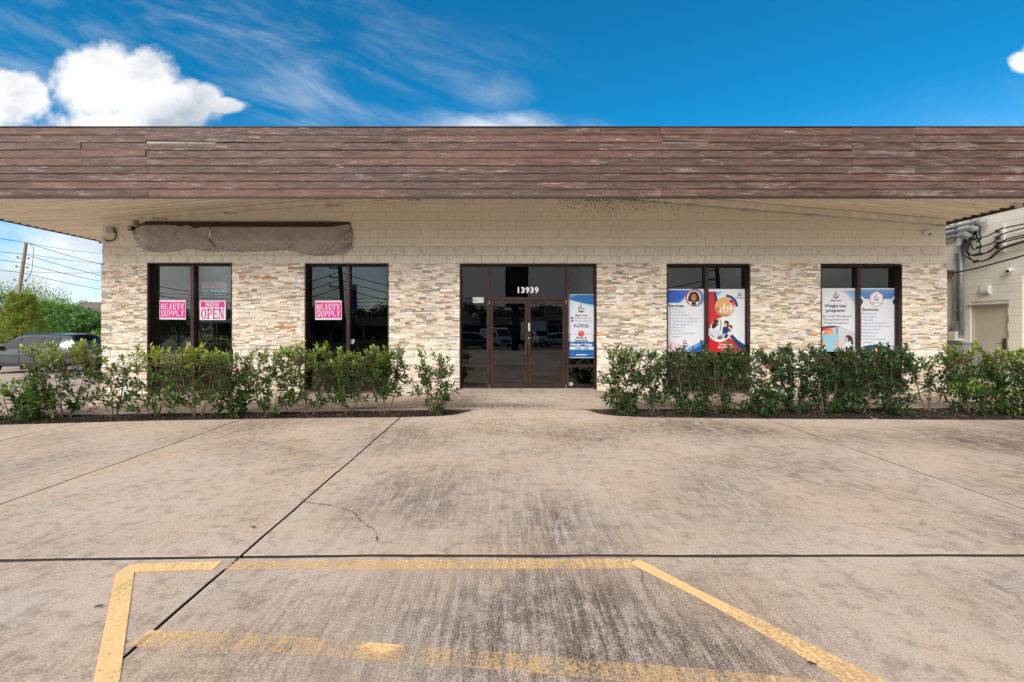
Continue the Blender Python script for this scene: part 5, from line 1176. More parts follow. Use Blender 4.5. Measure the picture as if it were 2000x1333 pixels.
for z in (.3, 1.05, zt-.3): hg.box(NX+.055, NX+.07, d0-.055, d0-.035, z-.05, z+.05)
esub(hg.build('hinge', M['steel']), dr)
npart(MB().box(NX-.05, NX+.02, d1-.03, d0+.04, zt+.01, zt+.035).build('drip_cap', M['greybox']))
npart(MB().box(NX+.07, NX+.11, e0-1.1, e0-.0, -.1, n2(1998, 543).z).build('service_door', mat('tan_brown_door', (.30, .2, .13), .5)))
# raised pad and grass strip between the buildings
g_ = MB(); X = np.linspace(XRt+.02, NX+.03, 12); Y = np.linspace(D+.06, 22, 24)
def Pz(x, y): return -.12+.14*sstep(D+.3, 12.6, y)+.012*mnoise.noise((x*2, y*2, 0))
for y in Y:
    for x in X: g_.v.append((x, y, Pz(x, y)))
for j in range(23):
    for i in range(11): g_.f.append((j*12+i, j*12+i+1, (j+1)*12+i+1, (j+1)*12+i)); g_.mi.append(0)
M['soil'] = mat('short_turf_soil', (.10, .13, .035), .95, var=.3, nscale=9)
tag(g_.build('grass_strip', M['soil'], smooth=True), kind='structure')
n = 9000; rs = np.random.default_rng(4); gx = rs.uniform(XRt+.03, NX-.35, n); gy = rs.uniform(D+.1, 14.5, n); gp = np.stack([gx, gy, [Pz(a, b)-.005 for a, b in zip(gx, gy)]], 1)
gd = np.stack([rs.normal(0, .35, n), rs.normal(0, .35, n), np.ones(n)], 1); gc = np.array((.20, .33, .045))*rs.uniform(.6, 1.3, (n, 1))
go = leafmesh('grass', gp, gd, np.tile((0, 1., 0), (n, 1)), rs.uniform(.05, .13, n), np.full(n, .012), gc, M['tleaf'], None, simple=True); tag(go, 'bright green rough grass in the gap between the two buildings', 'grass', kind='stuff')
for i in range(4): slab('paving_slab', NX-.62, NX-.03, 11.2+i*1.4, 12.6+i*1.4, lambda x, y: Pz(x, y)+.035, M['walk'], parent=walk, dx=.3, dy=.4, thick=.1)
# equipment on the neighbour wall
def eq(name, X, Y, label, cat, group=None, out=.05): return empty(name, n2(X, Y, out), label, cat, group)
def npipe(name, pts, r, m_, label, out=.06, clamp=(), cat='conduit', group='grey conduits on the neighbouring wall'):
    P = [n2(X, Y, out) for X, Y in pts]; rt = empty(name, P[0], label, cat, group); esub(MB().tube([p-P[0] for p in P], r, 10).build('pipe', m_, smooth=True), rt)
    for s_ in clamp:
        c_ = n2(*s_, out)-P[0]; esub(MB().box(c_.x-.03, c_.x+.07, c_.y-.05, c_.y+.05, c_.z-.02, c_.z+.02).build('clamp', M['steel']), rt)
    return rt
M['pipe'] = mat('grey_pvc_conduit', (.27, .29, .30), .45, .2, dirt=.15)
tops = [(1908, 431.5), (1897, 443.3), (1883.5, 457)]
st_ = [(1838, 452, 'top'), (1838, 461.5, 'middle'), (1838, 470, 'bottom')]
for (X, Y), (a, b, nm) in zip(tops, st_):
    npipe('service_conduit', [(a, b), (X, Y)], .042, M['pipe'], nm+' of the three thick grey conduits running to the weatherheads', out=.12)
whs = []
for (X, Y), nm in zip([(1915.5, 432.5), (1904, 446), (1889, 459)], ('highest and rightmost', 'middle', 'lowest and leftmost')):
    rt = eq('weatherhead', X, Y, nm+' grey domed weatherhead with black cables hanging out', 'weatherhead', 'grey weatherheads on the neighbouring wall', .2); whs.append(rt)
    o = esub(MB().lathe([(0, .09), (.05, .085), (.09, .055), (.11, .01), (.115, -.03), (.10, -.05), (.0, -.045)], (0, 0, 0), 'Z', 20).build('hood', M['greybox'], smooth=40), rt); o.rotation_euler = (R(12), R(-28), 0); o.scale = (1, 1.25, 1)
    esub(MB().lathe([(.055, -.04), (.055, .04)], (0, .12, .0), 'Y', 14).build('collar', M['pipe']), rt)
for X, y0_, y1_ in ((1868, 434, 470), (1898.5, 427, 450)):
    P = n2(X, (y0_+y1_)/2, .04); L_ = (y1_-y0_)*P.y/F/2; tag(MB().box(-.035, .03, -.022, .022, -L_, L_).build('strut_channel', M['steel'], loc=P), 'steel strut channel holding the thick conduits, '+('left one' if X < 1880 else 'right one'), 'bracket', 'strut channels')
npipe('vertical_conduit', [(1877, 467), (1877, 655)], .055, M['pipe'], 'thickest vertical grey conduit down the neighbouring wall', .10, [(1877, 508), (1877, 605), (1877, 628), (1877, 640)])
npipe('vertical_conduit', [(1869.5, 508), (1869.5, 632)], .022, M['pipe'], 'thin vertical conduit with a small fitting on top, next to the thickest one', .05, [(1869.5, 606)])
npipe('vertical_conduit', [(1845, 536), (1855, 536.5), (1860, 540), (1862, 547), (1861.5, 625), (1860, 634), (1856.5, 640), (1855.5, 647)], .022, M['pipe'], 'thin conduit that bends over at the top toward the shop roof', .05)
rt = eq('conduit_fitting', 1869, 502, 'small light grey box on top of the thin vertical conduit', 'fitting'); esub(MB().box(-.04, .04, -.045, .045, -.09, .09).build('body', M['steel']), rt); esub(MB().tube([(0, 0, -.09), (0, 0, -.16)], .028, 10).build('nipple', M['pipe']), rt)
rt = eq('top_box', 1875.5, 473, 'small white box at the top of the thickest conduit', 'junction box', 'boxes on the neighbouring wall', .12); esub(MB().box(-.04, .04, -.06, .06, -.10, .10).build('body', M['white']), rt); esub(MB().box(-.03, .03, -.05, .05, -.12, -.10).build('base', M['steel']), rt)
for X, Y, w, h_, m_, label in ((1869.5, 634, .11, .09, M['greybox'], 'grey square junction box on the thin conduit'), (1876, 651, .07, .12, M['greybox'], 'grey upright box at the foot of the thickest conduit')):
    rt = eq('junction_box', X, Y, label, 'junction box', 'boxes on the neighbouring wall', .07); esub(MB().box(-.07, .06, -w, w, -h_, h_).build('body', m_), rt); esub(MB().box(-.078, -.070, -w-.006, w+.006, -h_-.006, h_+.006).build('cover', M['steel']), rt)
rt = eq('control_box', 1853, 656.5, 'cream control box with a red label strip above the grey cabinet', 'control box', None, .12); esub(MB().box(-.12, .11, -.30, .28, -.13, .13).build('body', mat('cream_box', (.72, .70, .62), .45)), rt); esub(MB().box(-.124, -.1205, -.12, .24, .02, .05).build('red_strip', mat('red_label', (.55, .05, .02), .5)), rt); esub(MB().box(-.128, -.12, -.31, .29, -.145, -.131).build('lower_lip', M['greybox']), rt)
rt = eq('utility_cabinet', 1865, 700, 'large grey utility cabinet standing against the neighbouring wall', 'cabinet', None, .2); hz = .42
esub(MB().box(-.2, .19, -.42, .50, -.85, hz).build('housing', M['greybox']), rt); esub(MB().box(-.212, -.201, -.40, .48, -.82, hz-.05).build('door_panel', mat('cabinet_panel', (.36, .38, .38), .4)), rt); esub(MB().box(-.23, .19, -.44, .52, hz, hz+.03).build('lid', M['steel']), rt); esub(MB().box(-.22, -.212, -.36, -.33, -.3, -.15).build('latch', M['black']), rt)
rt = eq('wall_light', 1928, 567, 'white wedge shaped wall light above the back door', 'wall light', None, .0)
b = MB(); prof = [(.0, .12), (-.07, .115), (-.095, -.04), (-.06, -.10), (.0, -.11)]; b.v = [(p[0], y, p[1]) for y in (-.10, .10) for p in prof]; b.f = [(0, 1, 2, 3, 4), (9, 8, 7, 6, 5)]+[(i, i+5, (i+1) % 5+5, (i+1) % 5) for i in range(5)]; b.mi = [0]*7
esub(b.build('housing', M['white']), rt); esub(MB().box(-.055, -.01, -.08, .08, -.118, -.107).build('diffuser', mat('frosted_lens', (.5, .5, .5), .3)), rt)
rt = eq('security_camera', 1974, 526, 'white bullet camera on the neighbouring wall right of the wall light', 'security camera', 'white dome cameras on the buildings', .0)
esub(MB().lathe([(.06, -.05), (.055, -.03), (.0, -.028)], (0, 0, 0), 'X', 16).build('mount', M['white']), rt); o = esub(MB().lathe([(0, -.20), (.045, -.2), (.055, -.16), (.055, -.02), (.03, 0)], (0, 0, 0), 'X', 16).build('housing', M['white'], smooth=40), rt); o.rotation_euler = (0, R(-18), R(25)); o = esub(MB().lathe([(0, -.205), (.035, -.203)], (0, 0, 0), 'X', 12).build('lens', M['black']), rt); o.rotation_euler = (0, R(-18), R(25))
rt = eq('brown_flasher', 1850, 536+.0, 'brown box with a red rim just past the shop corner', 'alarm box', None, .08); esub(MB().box(-.08, .07, -.14, .10, -.10, .10).build('body', mat('brown_cover', (.16, .10, .075), .5)), rt); esub(MB().box(-.084, -.08, -.14, -.02, -.105, -.09).build('red_rim', M['redp']), rt)
rt = eq('insulator_rack', 1960, 467, 'white upright rack with black spool insulators carrying the service cables', 'insulator rack', None, .02); esub(MB().box(-.03, .01, -.03, .03, -.34, .36).build('back_plate', M['white']), rt)
for z in (.16, -.02, -.16, -.27): esub(MB().lathe([(.025, -.04), (.05, -.035), (.028, 0), (.05, .035), (.025, .04)], (-.09, .06, z+.05), 'Z', 12).build('spool', M['black']), rt)
def cable(pts, r, label, out=.16, n=10):
    P = [n2(p[0], p[1], p[2] if len(p) > 2 else out) for p in pts]; Q = []
    for i in range(len(P)-1):
        p0, p1, p2, p3 = P[max(0, i-1)], P[i], P[i+1], P[min(len(P)-1, i+2)]
        for k in range(n):
            s_ = k/n; Q.append(.5*((2*p1)+(-p0+p2)*s_+(2*p0-5*p1+4*p2-p3)*s_*s_+(-p0+3*p1-3*p2+p3)*s_**3))
    Q.append(P[-1]); o = MB().tube([q-P[0] for q in Q], r, 6).build('service_cable', M['black'], smooth=True, loc=P[0]); tag(o, label, 'cable', 'black service cables on the neighbouring wall')
cable([(1915, 441), (1913, 456), (1916, 466), (1908, 474), (1914, 466), (1930, 461), (1952, 449), (1965, 445), (2040, 430)], .016, 'uppermost black cable passing the rack and leaving at the right edge', .22)
cable([(1912, 440), (1905, 456), (1896, 470), (1901, 487), (1915, 483), (1940, 474), (1960, 457), (2040, 436)], .016, 'second black cable from the top at the right edge')
cable([(1906, 455), (1908, 462), (1912, 470), (1915, 480), (1913, 497), (1922, 496), (1940, 486), (1957, 473), (1976, 465), (2040, 452)], .016, 'black cable looping under the middle weatherhead')
cable([(1904, 455), (1891, 470), (1888, 484), (1896, 498), (1918, 496.5), (1936, 490), (1955, 475), (2040, 455)], .016, 'black cable dropping behind the lowest weatherhead then rising right')
cable([(1887, 468), (1883, 480), (1886, 492), (1897, 499), (1910, 497)], .016, 'short inner black cable loop left of the splices')
cable([(1885, 467), (1878.5, 480), (1881, 495), (1890, 504), (1904, 510), (1920, 510), (1938, 503), (1957, 486), (1976, 478), (2040, 459)], .017, 'lowest looping black cable with a splice near the big conduit')
cable([(1886, 468), (1889, 488), (1893, 502), (1905, 511), (1930, 506), (1955, 488), (2040, 462)], .014, 'thin twin of the lowest looping black cable')
cable([(1912, 441), (1899, 462), (1893, 478), (1889, 490)], .022, 'thick black bundle hanging straight from the highest weatherhead')
cable([(1845, 534, .3), (1862, 533.5, .35), (1900, 526, .5), (1950, 513, .8), (2000, 499, 1.2), (2060, 478, 1.8)], .020, 'long black cable sagging across the neighbouring wall to the right edge')
for X, Y, lb in ((1904, 467, 'top'), (1912, 483, 'second'), (1906, 498, 'third'), (1914, 497, 'fourth'), (1906, 511, 'lowest')):
    P = n2(X, Y, .16); o = MB().lathe([(.018, -.07), (.036, -.05), (.028, -.01), (.04, .0), (.028, .02), (.036, .05), (.018, .07)], (0, 0, 0), 'Y', 10).build('cable_splice', M['black'], smooth=40, loc=P, rot=(R(-10), 0, 0)); tag(o, lb+' black lumpy splice on the looping cables', 'cable splice', 'cable splices')
# ================================================================ VEHICLES
CAR = {}
def carpaint(name, c, rough=.22, metal=.5): return mat(name, c, rough, metal, var=.04, nscale=1, coat=1.)
M['tyre'] = mat('tyre_rubber', (.02, .02, .021), .85); M['rim'] = mat('alloy_rim', (.45, .46, .48), .3, .9); M['cglass'] = mat('car_glass', (.018, .024, .026), .04, 0, coat=1.); M['plast'] = mat('black_cladding', (.022, .022, .024), .6)
M['tail'] = mat('red_lamp_lens', (.45, .01, .015), .15, coat=1.); M['headl'] = mat('clear_lamp_lens', (.6, .62, .65), .1, coat=1.)
def suv(name, loc, rz, paint, label, group=None, detail=True):
    rt = empty(name, loc, label, 'car', group, rz)
    TOP = [(-2.30, .62), (-2.27, .98), (-2.18, 1.10), (-2.02, 1.32), (-1.80, 1.60), (-1.55, 1.655), (-.6, 1.69), (.1, 1.675), (.55, 1.58), (1.22, 1.14), (1.35, 1.10), (1.95, 1.0), (2.18, .88), (2.29, .62)]
    BELT = [(-2.3, .60), (-2.2, 1.0), (-1.9, 1.10), (-1.2, 1.08), (.6, 1.02), (1.1, 1.0), (1.35, 1.0), (2.0, .9), (2.3, .58)]
    WID = [(-2.3, .72), (-2.2, .84), (-1.8, .90), (0, .925), (1.6, .91), (2.0, .86), (2.2, .76), (2.3, .62)]
    X = sorted(set([q[0] for q in TOP]+[q[0] for q in BELT]+[-1.0, -.3, .3, .8]))
    def sec(x):
        t_, b_, w = interp(TOP, x), interp(BELT, x), interp(WID, x); b_ = min(b_, t_-.02); bot = .30 if abs(x) < 1.9 else .36
        tum = max(0, (t_-b_))*.42
        return [(0, bot), (w*.82, bot), (w*.96, bot+.10), (w*.985, .55 if b_ > .6 else b_-.06), (w, min(.80, b_-.03)), (w*.975, b_), (w-tum*.9-.02, b_+(t_-b_)*.86), (w-tum-.10, t_-.012), (w*.4, t_+.012), (0, t_+.016)]
    b = MB(); n = 10
    for x in X:
        s_ = sec(x)
        for y, z in s_: b.v.append((x, y, z))
        for y, z in s_: b.v.append((x, -y, z))
    for i in range(len(X)-1):
        for sd in (0, 1):
            for k in range(n-1):
                a = i*2*n+sd*n+k; c = a+2*n; f = (a, a+1, c+1, c) if sd else (a, c, c+1, a+1); b.f.append(f); b.mi.append(1 if k < 2 else 0)
    for i in (0, len(X)-1):
        f = [i*2*n+k for k in range(n)]+[i*2*n+n+k for k in range(n-1, -1, -1)]; b.f.append(tuple(f if i else f[::-1])); b.mi.append(1)
    esub(b.build('body', [paint, M['plast']], rt, smooth=38), rt)
    def sp(x, s_, sd, off=.022):
        S = sec(x); p0, p1 = S[5], S[6]; return (x, sd*(p0[0]+(p1[0]-p0[0])*s_+off), p0[1]+(p1[1]-p0[1])*s_)
    for sd in (1, -1):
        for (xa, xb, top) in ((.20, .95, 0), (-.72, .12, 0), (-1.42, -.80, 0)):
            xs_ = np.linspace(xa, xb, 6); g = MB()
            for x in xs_: 
                hi = 1.0; g.v += [sp(x, .06, sd), sp(x, .96*hi, sd)]
            g.f = [(2*i, 2*i+1, 2*i+3, 2*i+2) if sd > 0 else (2*i, 2*i+2, 2*i+3, 2*i+1) for i in range(5)]; g.mi = [0]*5
            esub(g.build('side_window', M['cglass']), rt)
        for xw in (-1.35, 1.38):
            o = MB().lathe([(.0, -.004), (.405, -.004), (.42, .012), (.34, .014), (.0, .012)], (xw, sd*.905, .36), 'Y', 28); esub(o.build('wheel_arch', M['plast']), rt)
            ty = MB().lathe([(.20, -.11), (.31, -.115), (.345, -.08), (.35, 0), (.345, .08), (.31, .115), (.20, .11)], (0, 0, 0), 'Y', 28); ty = esub(ty.build('wheel', M['tyre'], smooth=40), rt); ty.location = (xw, sd*.83, .35)
            rm = MB().lathe([(.0, .085*sd), (.21, .09*sd), (.22, .116*sd), (.205, .118*sd), (.0, .10*sd)], (0, 0, 0), 'Y', 24)
            for k in range(5):
                a = k*2*math.pi/5; rm.beam((.04*math.cos(a), .122*sd, .04*math.sin(a)), (.2*math.cos(a), .118*sd, .2*math.sin(a)), .02, .045)
            esub(rm.build('rim', M['rim']), ty)
        m_ = MB(); m_.box(.86, 1.02, sd*.95-.09, sd*.95+.09, 1.02, 1.17); esub(m_.build('mirror', M['plast']), rt)
        for xh in (.05, -.95): esub(MB().box(xh-.09, xh+.09, sd*.925-.02, sd*.925+.02, .90, .93).build('door_handle', M['plast']), rt)
        sl = MB(); sl.box(-1.0, .98, sd*.905-.02, sd*.905+.018, .34, .46); esub(sl.build('sill_cladding', M['plast']), rt)
        for xd in (.16, -.76): esub(MB().box(xd-.004, xd+.004, sd*.925-.012, sd*.925+.004, .48, 1.0).build('door_seam', M['plast']), rt)
        esub(MB().box(-2.25, -2.08, sd*.74-.12, sd*.74+.10, .90, 1.08).build('tail_light', M['tail']), rt); esub(MB().box(2.02, 2.22, sd*.66-.12, sd*.66+.12, .74, .86).build('headlight', M['headl']), rt)
    g = MB(); 
    for x, wd in ((-2.10, .68), (-1.86, .60)): z = interp(TOP, x)+.02; g.v += [(x-.02, -wd, z), (x-.02, wd, z)]
    g.f = [(0, 2, 3, 1)]; g.mi = [0]; esub(g.build('rear_window', M['cglass']), rt)
    g = MB(); 
    for x, wd in ((1.18, .74), (.58, .62)): z = interp(TOP, x)+.018; g.v += [(x+.012, -wd, z), (x+.012, wd, z)]
    g.f = [(0, 1, 3, 2)]; g.mi = [0]; esub(g.build('windshield', M['cglass']), rt)
    esub(MB().box(-2.08, -1.72, -.60, .60, 1.625, 1.66).build('spoiler', M['plast']), rt); esub(MB().box(-2.09, -2.078, -.22, .22, 1.632, 1.652).build('brake_light', M['tail']), rt)
    esub(MB().box(-2.312, -2.30, -.26, .26, .66, .78).build('number_plate', M['white']), rt)
    ra = MB(); 
    for sd in (1, -1): ra.beam((-1.5, sd*.60, 1.70), (.3, sd*.60, 1.71), .03, .03)
    esub(ra.build('roof_rail', M['plast']), rt)
    esub(MB().lathe([(0, 0), (.03, 0), (.012, .05), (0, .06)], (-1.45, 0, 1.66), 'Z', 8).build('antenna_fin', M['plast']), rt)
    return rt
gc = Vector((-20.15, 19.95, Gz(-20.15, 19.95)+.03))
suv('parked_car', gc, R(180), carpaint('grey_car_paint', (.10, .115, .135)), 'grey suv with black cladding parked left of the shop behind the shrubs')
def van(name, loc, rz, label, L=5.6, H=2.5, box=False):
    rt = empty(name, loc, label, 'van' if not box else 'truck', 'vehicles in front of the strip mall', rz); w = .95; paint = M['white']
    pr = [(-L/2, .45), (-L/2, H), (L/2-1.5, H), (L/2-1.0, H-.15), (L/2-.45, 1.35), (L/2-.05, 1.1), (L/2, .45)] if not box else [(L/2-1.9, .45), (L/2-1.9, 2.1), (L/2-1.0, 2.1), (L/2-.6, 1.35), (L/2-.05, 1.15), (L/2, .45)]
    b = MB(); n = len(pr); b.v = [(p[0], y, p[1]) for y in (-w, w) for p in pr]; b.f = [tuple(range(n)), tuple(range(2*n-1, n-1, -1))]+[(i, i+n, (i+1) % n+n, (i+1) % n) for i in range(n)]; b.mi = [0]*(n+2)
    esub(b.build('body' if not box else 'cab', paint), rt)
    if box: esub(MB().box(-L/2, L/2-1.95, -1.15, 1.15, .8, 3.3).build('cargo_box', paint), rt)
    a, c = (pr[3], pr[4]) if not box else (pr[2], pr[3])
    g = MB(); g.v = [(a[0]-.02+.05, -.8, a[1]-.05), (a[0]-.02+.05, .8, a[1]-.05), (c[0]+.02, .8, c[1]+.06), (c[0]+.02, -.8, c[1]+.06)]; g.f = [(3, 2, 1, 0)]; g.mi = [0]; esub(g.build('windshield', M['cglass']), rt)
    for sd in (1, -1):
        esub(MB().box(a[0]-.7, a[0]+.1, sd*w-.005, sd*w+.006, 1.3, 1.85).build('side_window', M['cglass']), rt); esub(MB().box(L/2-.02, L/2+.02, sd*.7-.15, sd*.7+.15, .8, .98).build('headlight', M['headl']), rt)
        for xw in (-L/2+1.1, L/2-.85): o = esub(MB().lathe([(.0, -.12), (.34, -.12), (.36, 0), (.34, .12), (0, .12)], (0, 0, 0), 'Y', 20).build('wheel', M['tyre']), rt); o.location = (xw, sd*.85, .36)
    esub(MB().box(L/2, L/2+.03, -.5, .5, .62, .92).build('grille', M['plast']), rt); return rt
# ================================================================ TREES
def tree(name, x, y, H, rad, cb, n, ls, col, label, group=None, cat='tree', seed=1, nclump=46, crown=(1, 1), trunk_r=.16, zoff=0):
    rs = np.random.default_rng(seed); z0 = Gz(x, y)+zoff-.05; rt = empty(name, (x, y, z0), label, cat, group)
    C = []
    while len(C) < nclump:
        p = rs.uniform(-1, 1, 3); r_ = np.linalg.norm(p)
        if .35 < r_ < 1.0 and not (p[2] < -.55): C.append((p[0]*rad*crown[0], p[1]*rad*crown[1], cb+(H-cb)*(p[2]*.5+.5)))
    C = np.array(C); tr = MB(); tr.tube([(0, 0, 0), (.05, 0, cb*.6), (0, .05, cb), (.05, 0, cb+(H-cb)*.5)], [trunk_r, trunk_r*.8, trunk_r*.65, trunk_r*.3], 8)
    tr.tube([(0, 0, 0), (0, 0, .15)], [trunk_r*1.5, trunk_r], 8)
    for c_ in C[::2]:
        s_ = np.array((0, 0, cb*rs.uniform(.75, 1.1))); m_ = (s_+c_)/2+np.array((0, 0, .12*H*.3)); tr.tube([s_, m_, c_], [trunk_r*.4, trunk_r*.22, trunk_r*.06], 5, cap=False)
    esub(tr.build('trunk', M['tbark'], smooth=True), rt)
    idx = rs.integers(0, nclump, n); cr = (rs.uniform(.55, 1.25, nclump)*rad*.30)[idx]
    gg = rs.normal(0, 1, (n, 3)); gg /= np.maximum(1, np.linalg.norm(gg, axis=1, keepdims=True)/1.7); P = C[idx]+gg*.55*cr[:, None]*np.array((1.15, 1.15, .7)); Dn = rs.normal(0, 1, (n, 3)); Dn[:, 2] -= .1; Up = rs.normal(0, .5, (n, 3))+np.array((0, 0, 1.))
    cc = np.array(col)*(1.55 if y > 0 else 1)*(rs.uniform(.72, 1.3, nclump)[idx])[:, None]*rs.uniform(.6, 1.4, (n, 1)); cc[:, 0] *= rs.uniform(.8, 1.3, n)
    L_ = rs.uniform(.6, 1.3, n)*ls*(1.25 if y > 0 else 1); leafmesh('crown', P, Dn, Up, L_, L_*.55, cc, M['tleaf'], rt, simple=True); return rt
def bgpt(X, Y, d): q = pcoord(X, Y, d); return q
G_BG = 'trees behind the parked car'
def bgtree(X, ytop, d, rad, col, label, n=9000, seed=1, cbf=.30, ls=.17, crown=(1, 1), grp=G_BG, name='oak_tree'):
    q = pcoord(X, ytop, d); H = q.z-Gz(q.x, d); return tree(name, q.x, d, H, rad, H*cbf, n, ls, col, label, grp, seed=seed, crown=crown)
bgtree(28, 553, 52, 4.6, (.13, .18, .05), 'tall grey green tree rising highest behind the utility pole at the left edge', 9000, 3)
bgtree(-40, 560, 50, 4.5, (.12, .17, .05), 'tall tree cut by the left edge of the picture', 5000, 13)
bgtree(100, 590, 40, 3.0, (.10, .19, .035), 'mid green tree between the pine and the low dark oak', 9000, 4, .2)
bgtree(150, 606, 37, 3.0, (.055, .13, .028), 'low dark green oak with a round crown left of the shop corner', 12000, 5, .36)
bgtree(190, 612, 34, 2.0, (.06, .14, .03), 'dark green tree touching the left edge of the shop', 8000, 6, .36)
bgtree(165, 588, 62, 2.6, (.11, .16, .05), 'distant tree behind the brown roofed house', 5000, 7, .3)
bgtree(194, 590, 66, 1.6, (.11, .17, .06), 'small distant tree just left of the shop corner above the roof', 3000, 8, .3)
bgtree(60, 610, 36, 2.4, (.12, .21, .04), 'light green tree right behind the pine', 8000, 9, .2)
bgtree(196, 640, 27, 1.1, (.13, .24, .03), 'small bright green shrubby tree at the left shop corner', 4500, 10, .05, .12)
for i, (X, yt, d) in enumerate(((-10, 642, 30), (30, 655, 27), (75, 652, 30), (110, 668, 28))):
    bgtree(X, yt, d, 1.5, (.07, .14, .03), ('broad bush left of', 'low bush below', 'bush right of', 'farthest right bush near')[i]+' the pine trunk behind the grey car', 3500, 20+i, .02, .12, (1.4, 1), 'bushes behind the parked car', 'green_bush')
def pine(X, ytop, d, label, seed):
    rs = np.random.default_rng(seed); q = pcoord(X, ytop, d); z0 = Gz(q.x, d); H = q.z-z0; rt = empty('pine_tree', (q.x, d, z0), label, 'tree', None)
    tr = MB(); tr.tube([(0, 0, 0), (.02, 0, H*.5), (0, 0, H*.97)], [.07, .045, .01], 7); P = []; Dn = []; C = []
    k = 0
    for h_ in np.linspace(.16, .97, 15):
        for j in range(6):
            a = j*1.05+h_*9+rs.uniform(-.3, .3); L_ = (1.02-h_*.80)*1.55*rs.uniform(.75, 1.12); b0 = np.array((0, 0, h_*H*.96)); tip = b0+np.array((math.cos(a)*L_, math.sin(a)*L_, L_*(.16+.5*h_)))
            mid = (b0+tip)/2-np.array((0, 0, .05)); tr.tube([b0, mid, tip], [.02, .014, .006], 4, cap=False)
            subs = [tip]+[b0+(tip-b0)*q_+rs.normal(0, .13*L_, 3) for q_ in (.92, .82, .72, .60, .48, .38)]
            for s_ in subs:
                ax = (tip-b0)/np.linalg.norm(tip-b0)*.7+np.array((0, 0, .5)); c0 = np.array((.25, .32, .05))*rs.uniform(.7, 1.35)
                if rs.uniform() < .14: c0 = np.array((.24, .17, .05))
                for _ in range(34): P.append(s_+rs.normal(0, .02, 3)); Dn.append(ax+rs.normal(0, .55, 3)); C.append(c0*rs.uniform(.7, 1.3))
    esub(tr.build('trunk', M['tbark'], smooth=True), rt); n = len(P); leafmesh('needles', P, Dn, rs.normal(0, 1, (n, 3)), rs.uniform(.12, .22, n), np.full(n, .016), np.array(C), M['tleaf'], rt, simple=True)
pine(42, 577, 22, 'young yellow green pine with long needles behind the hood of the grey car', 2)
pine(-45, 590, 24, 'second young pine cut by the left edge of the picture', 5)
# house with a brown hipped roof, fence and pole
q = pcoord(185, 612, 62); hb = empty('distant_house', (q.x, 62, Gz(q.x, 60)), 'distant beige house with a brown hipped roof behind the trees', 'building')
hz = q.z-hb.location.z; esub(MB().box(-3.4, 5, -4, 4, 0, hz).build('wall', mat('beige_stucco', (.55, .47, .36), .8)), hb)
rf = MB(); rf.v = [(-3.8, -4.4, hz), (5.4, -4.4, hz), (5.4, 4.4, hz), (-3.8, 4.4, hz), (-.6, 0, hz+1.5), (3, 0, hz+1.5)]; rf.f = [(0, 1, 5, 4), (1, 2, 5), (2, 3, 4, 5), (3, 0, 4), (3, 2, 1, 0)]; rf.mi = [0]*5; esub(rf.build('roof', mat('brown_shingle_roof', (.20, .15, .125), .9, var=.2, nscale=8)), hb)
for x in (-2, .3, 2.8): esub(MB().box(x-.5, x+.5, -4.03, -3.99, hz-2.2, hz-.9).build('window', M['cglass']), hb)
q = pcoord(150, 655, 42); b2 = empty('low_outbuilding', (q.x, 46, Gz(q.x, 46)), 'low pale building glimpsed under the dark oak crown beyond the fence', 'building')
esub(MB().box(-3, 3.2, 0, 5, 0, 2.9).build('wall', mat('pale_stucco', (.60, .53, .42), .8)), b2); esub(MB().box(-3.3, 3.5, -.3, 5.3, 2.9, 3.05).build('roof', M['greybox']), b2)
for x in (-1.4, 1.2): esub(MB().box(x-.4, x+.4, -.03, .0, 1.0, 2.2).build('window', M['cglass']), b2)
q0, q1 = pcoord(122, 652.5, 33), pcoord(225, 652.5, 33); fz = Gz(q0.x, 33); ft = empty('wooden_fence', (q0.x, 33, fz), 'reddish brown wooden board fence above the roof of the grey car', 'fence'); hh_ = q0.z-fz; M['fence'] = mat('fence_wood', (.26, .115, .055), .85, var=.25)
fm = None; k = 0; x = 0
while x < q1.x-q0.x:
    if fm is None: o = esub(MB().box(0, .14, 0, .02, 0, 1).build('board', M['fence']), ft); fm = o.data
    else: o = esub(link('board', fm), ft)
    o.location = (x, 0, 0); o.scale = (1, 1, hh_+.03*math.sin(k*2.7)); x += .155; k += 1
for z in (.3, .75): esub(MB().box(0, x, .02, .06, hh_*z, hh_*z+.09).build('rail', M['fence']), ft)
def upole(X, yt, d, lean, label, arms):
    q = pcoord(X, yt, d); z0 = Gz(q.x, d) if d > 0 else Gz(q.x, d); H = q.z-z0; rt = empty('utility_pole', (q.x, d, z0), label, 'utility pole', 'utility poles'); m_ = MB().tube([(-lean, 0, -.1), (0, 0, H)], [.17, .12], 12); esub(m_.build('pole', mat('weathered_pole', (.36, .30, .23), .9, dirt=.3), smooth=40), rt)
    for fz_ in arms:
        x_ = -lean*(1-fz_); a = MB(); a.tube([(x_-.55, 0, H*fz_+.06), (x_+.05, 0, H*fz_)], .035, 6); esub(a.build('insulator_arm', M['steel']), rt)
        a = MB().lathe([(.03, 0), (.09, .03), (.05, .08), (.09, .12), (.03, .18)], (x_-.55, 0, H*fz_+.05), 'Z', 10); esub(a.build('insulator', M['greybox']), rt); a = MB().lathe([(.03, 0), (.09, .03), (.05, .08), (.09, .12), (.03, .18)], (x_+.42, 0, H*fz_-.05), 'Z', 10); esub(a.build('insulator', M['greybox']), rt); esub(MB().tube([(x_, 0, H*fz_-.03), (x_+.42, 0, H*fz_)], .03, 6).build('insulator_arm', M['steel']), rt)
    return rt
upole(51, 475, 40, 1.4, 'leaning wooden utility pole with insulators at the left of the picture', (.86, .78, .66))
rt = upole(30, 592, 44, 0, 'short pole with a white lamp head behind the pine', ())
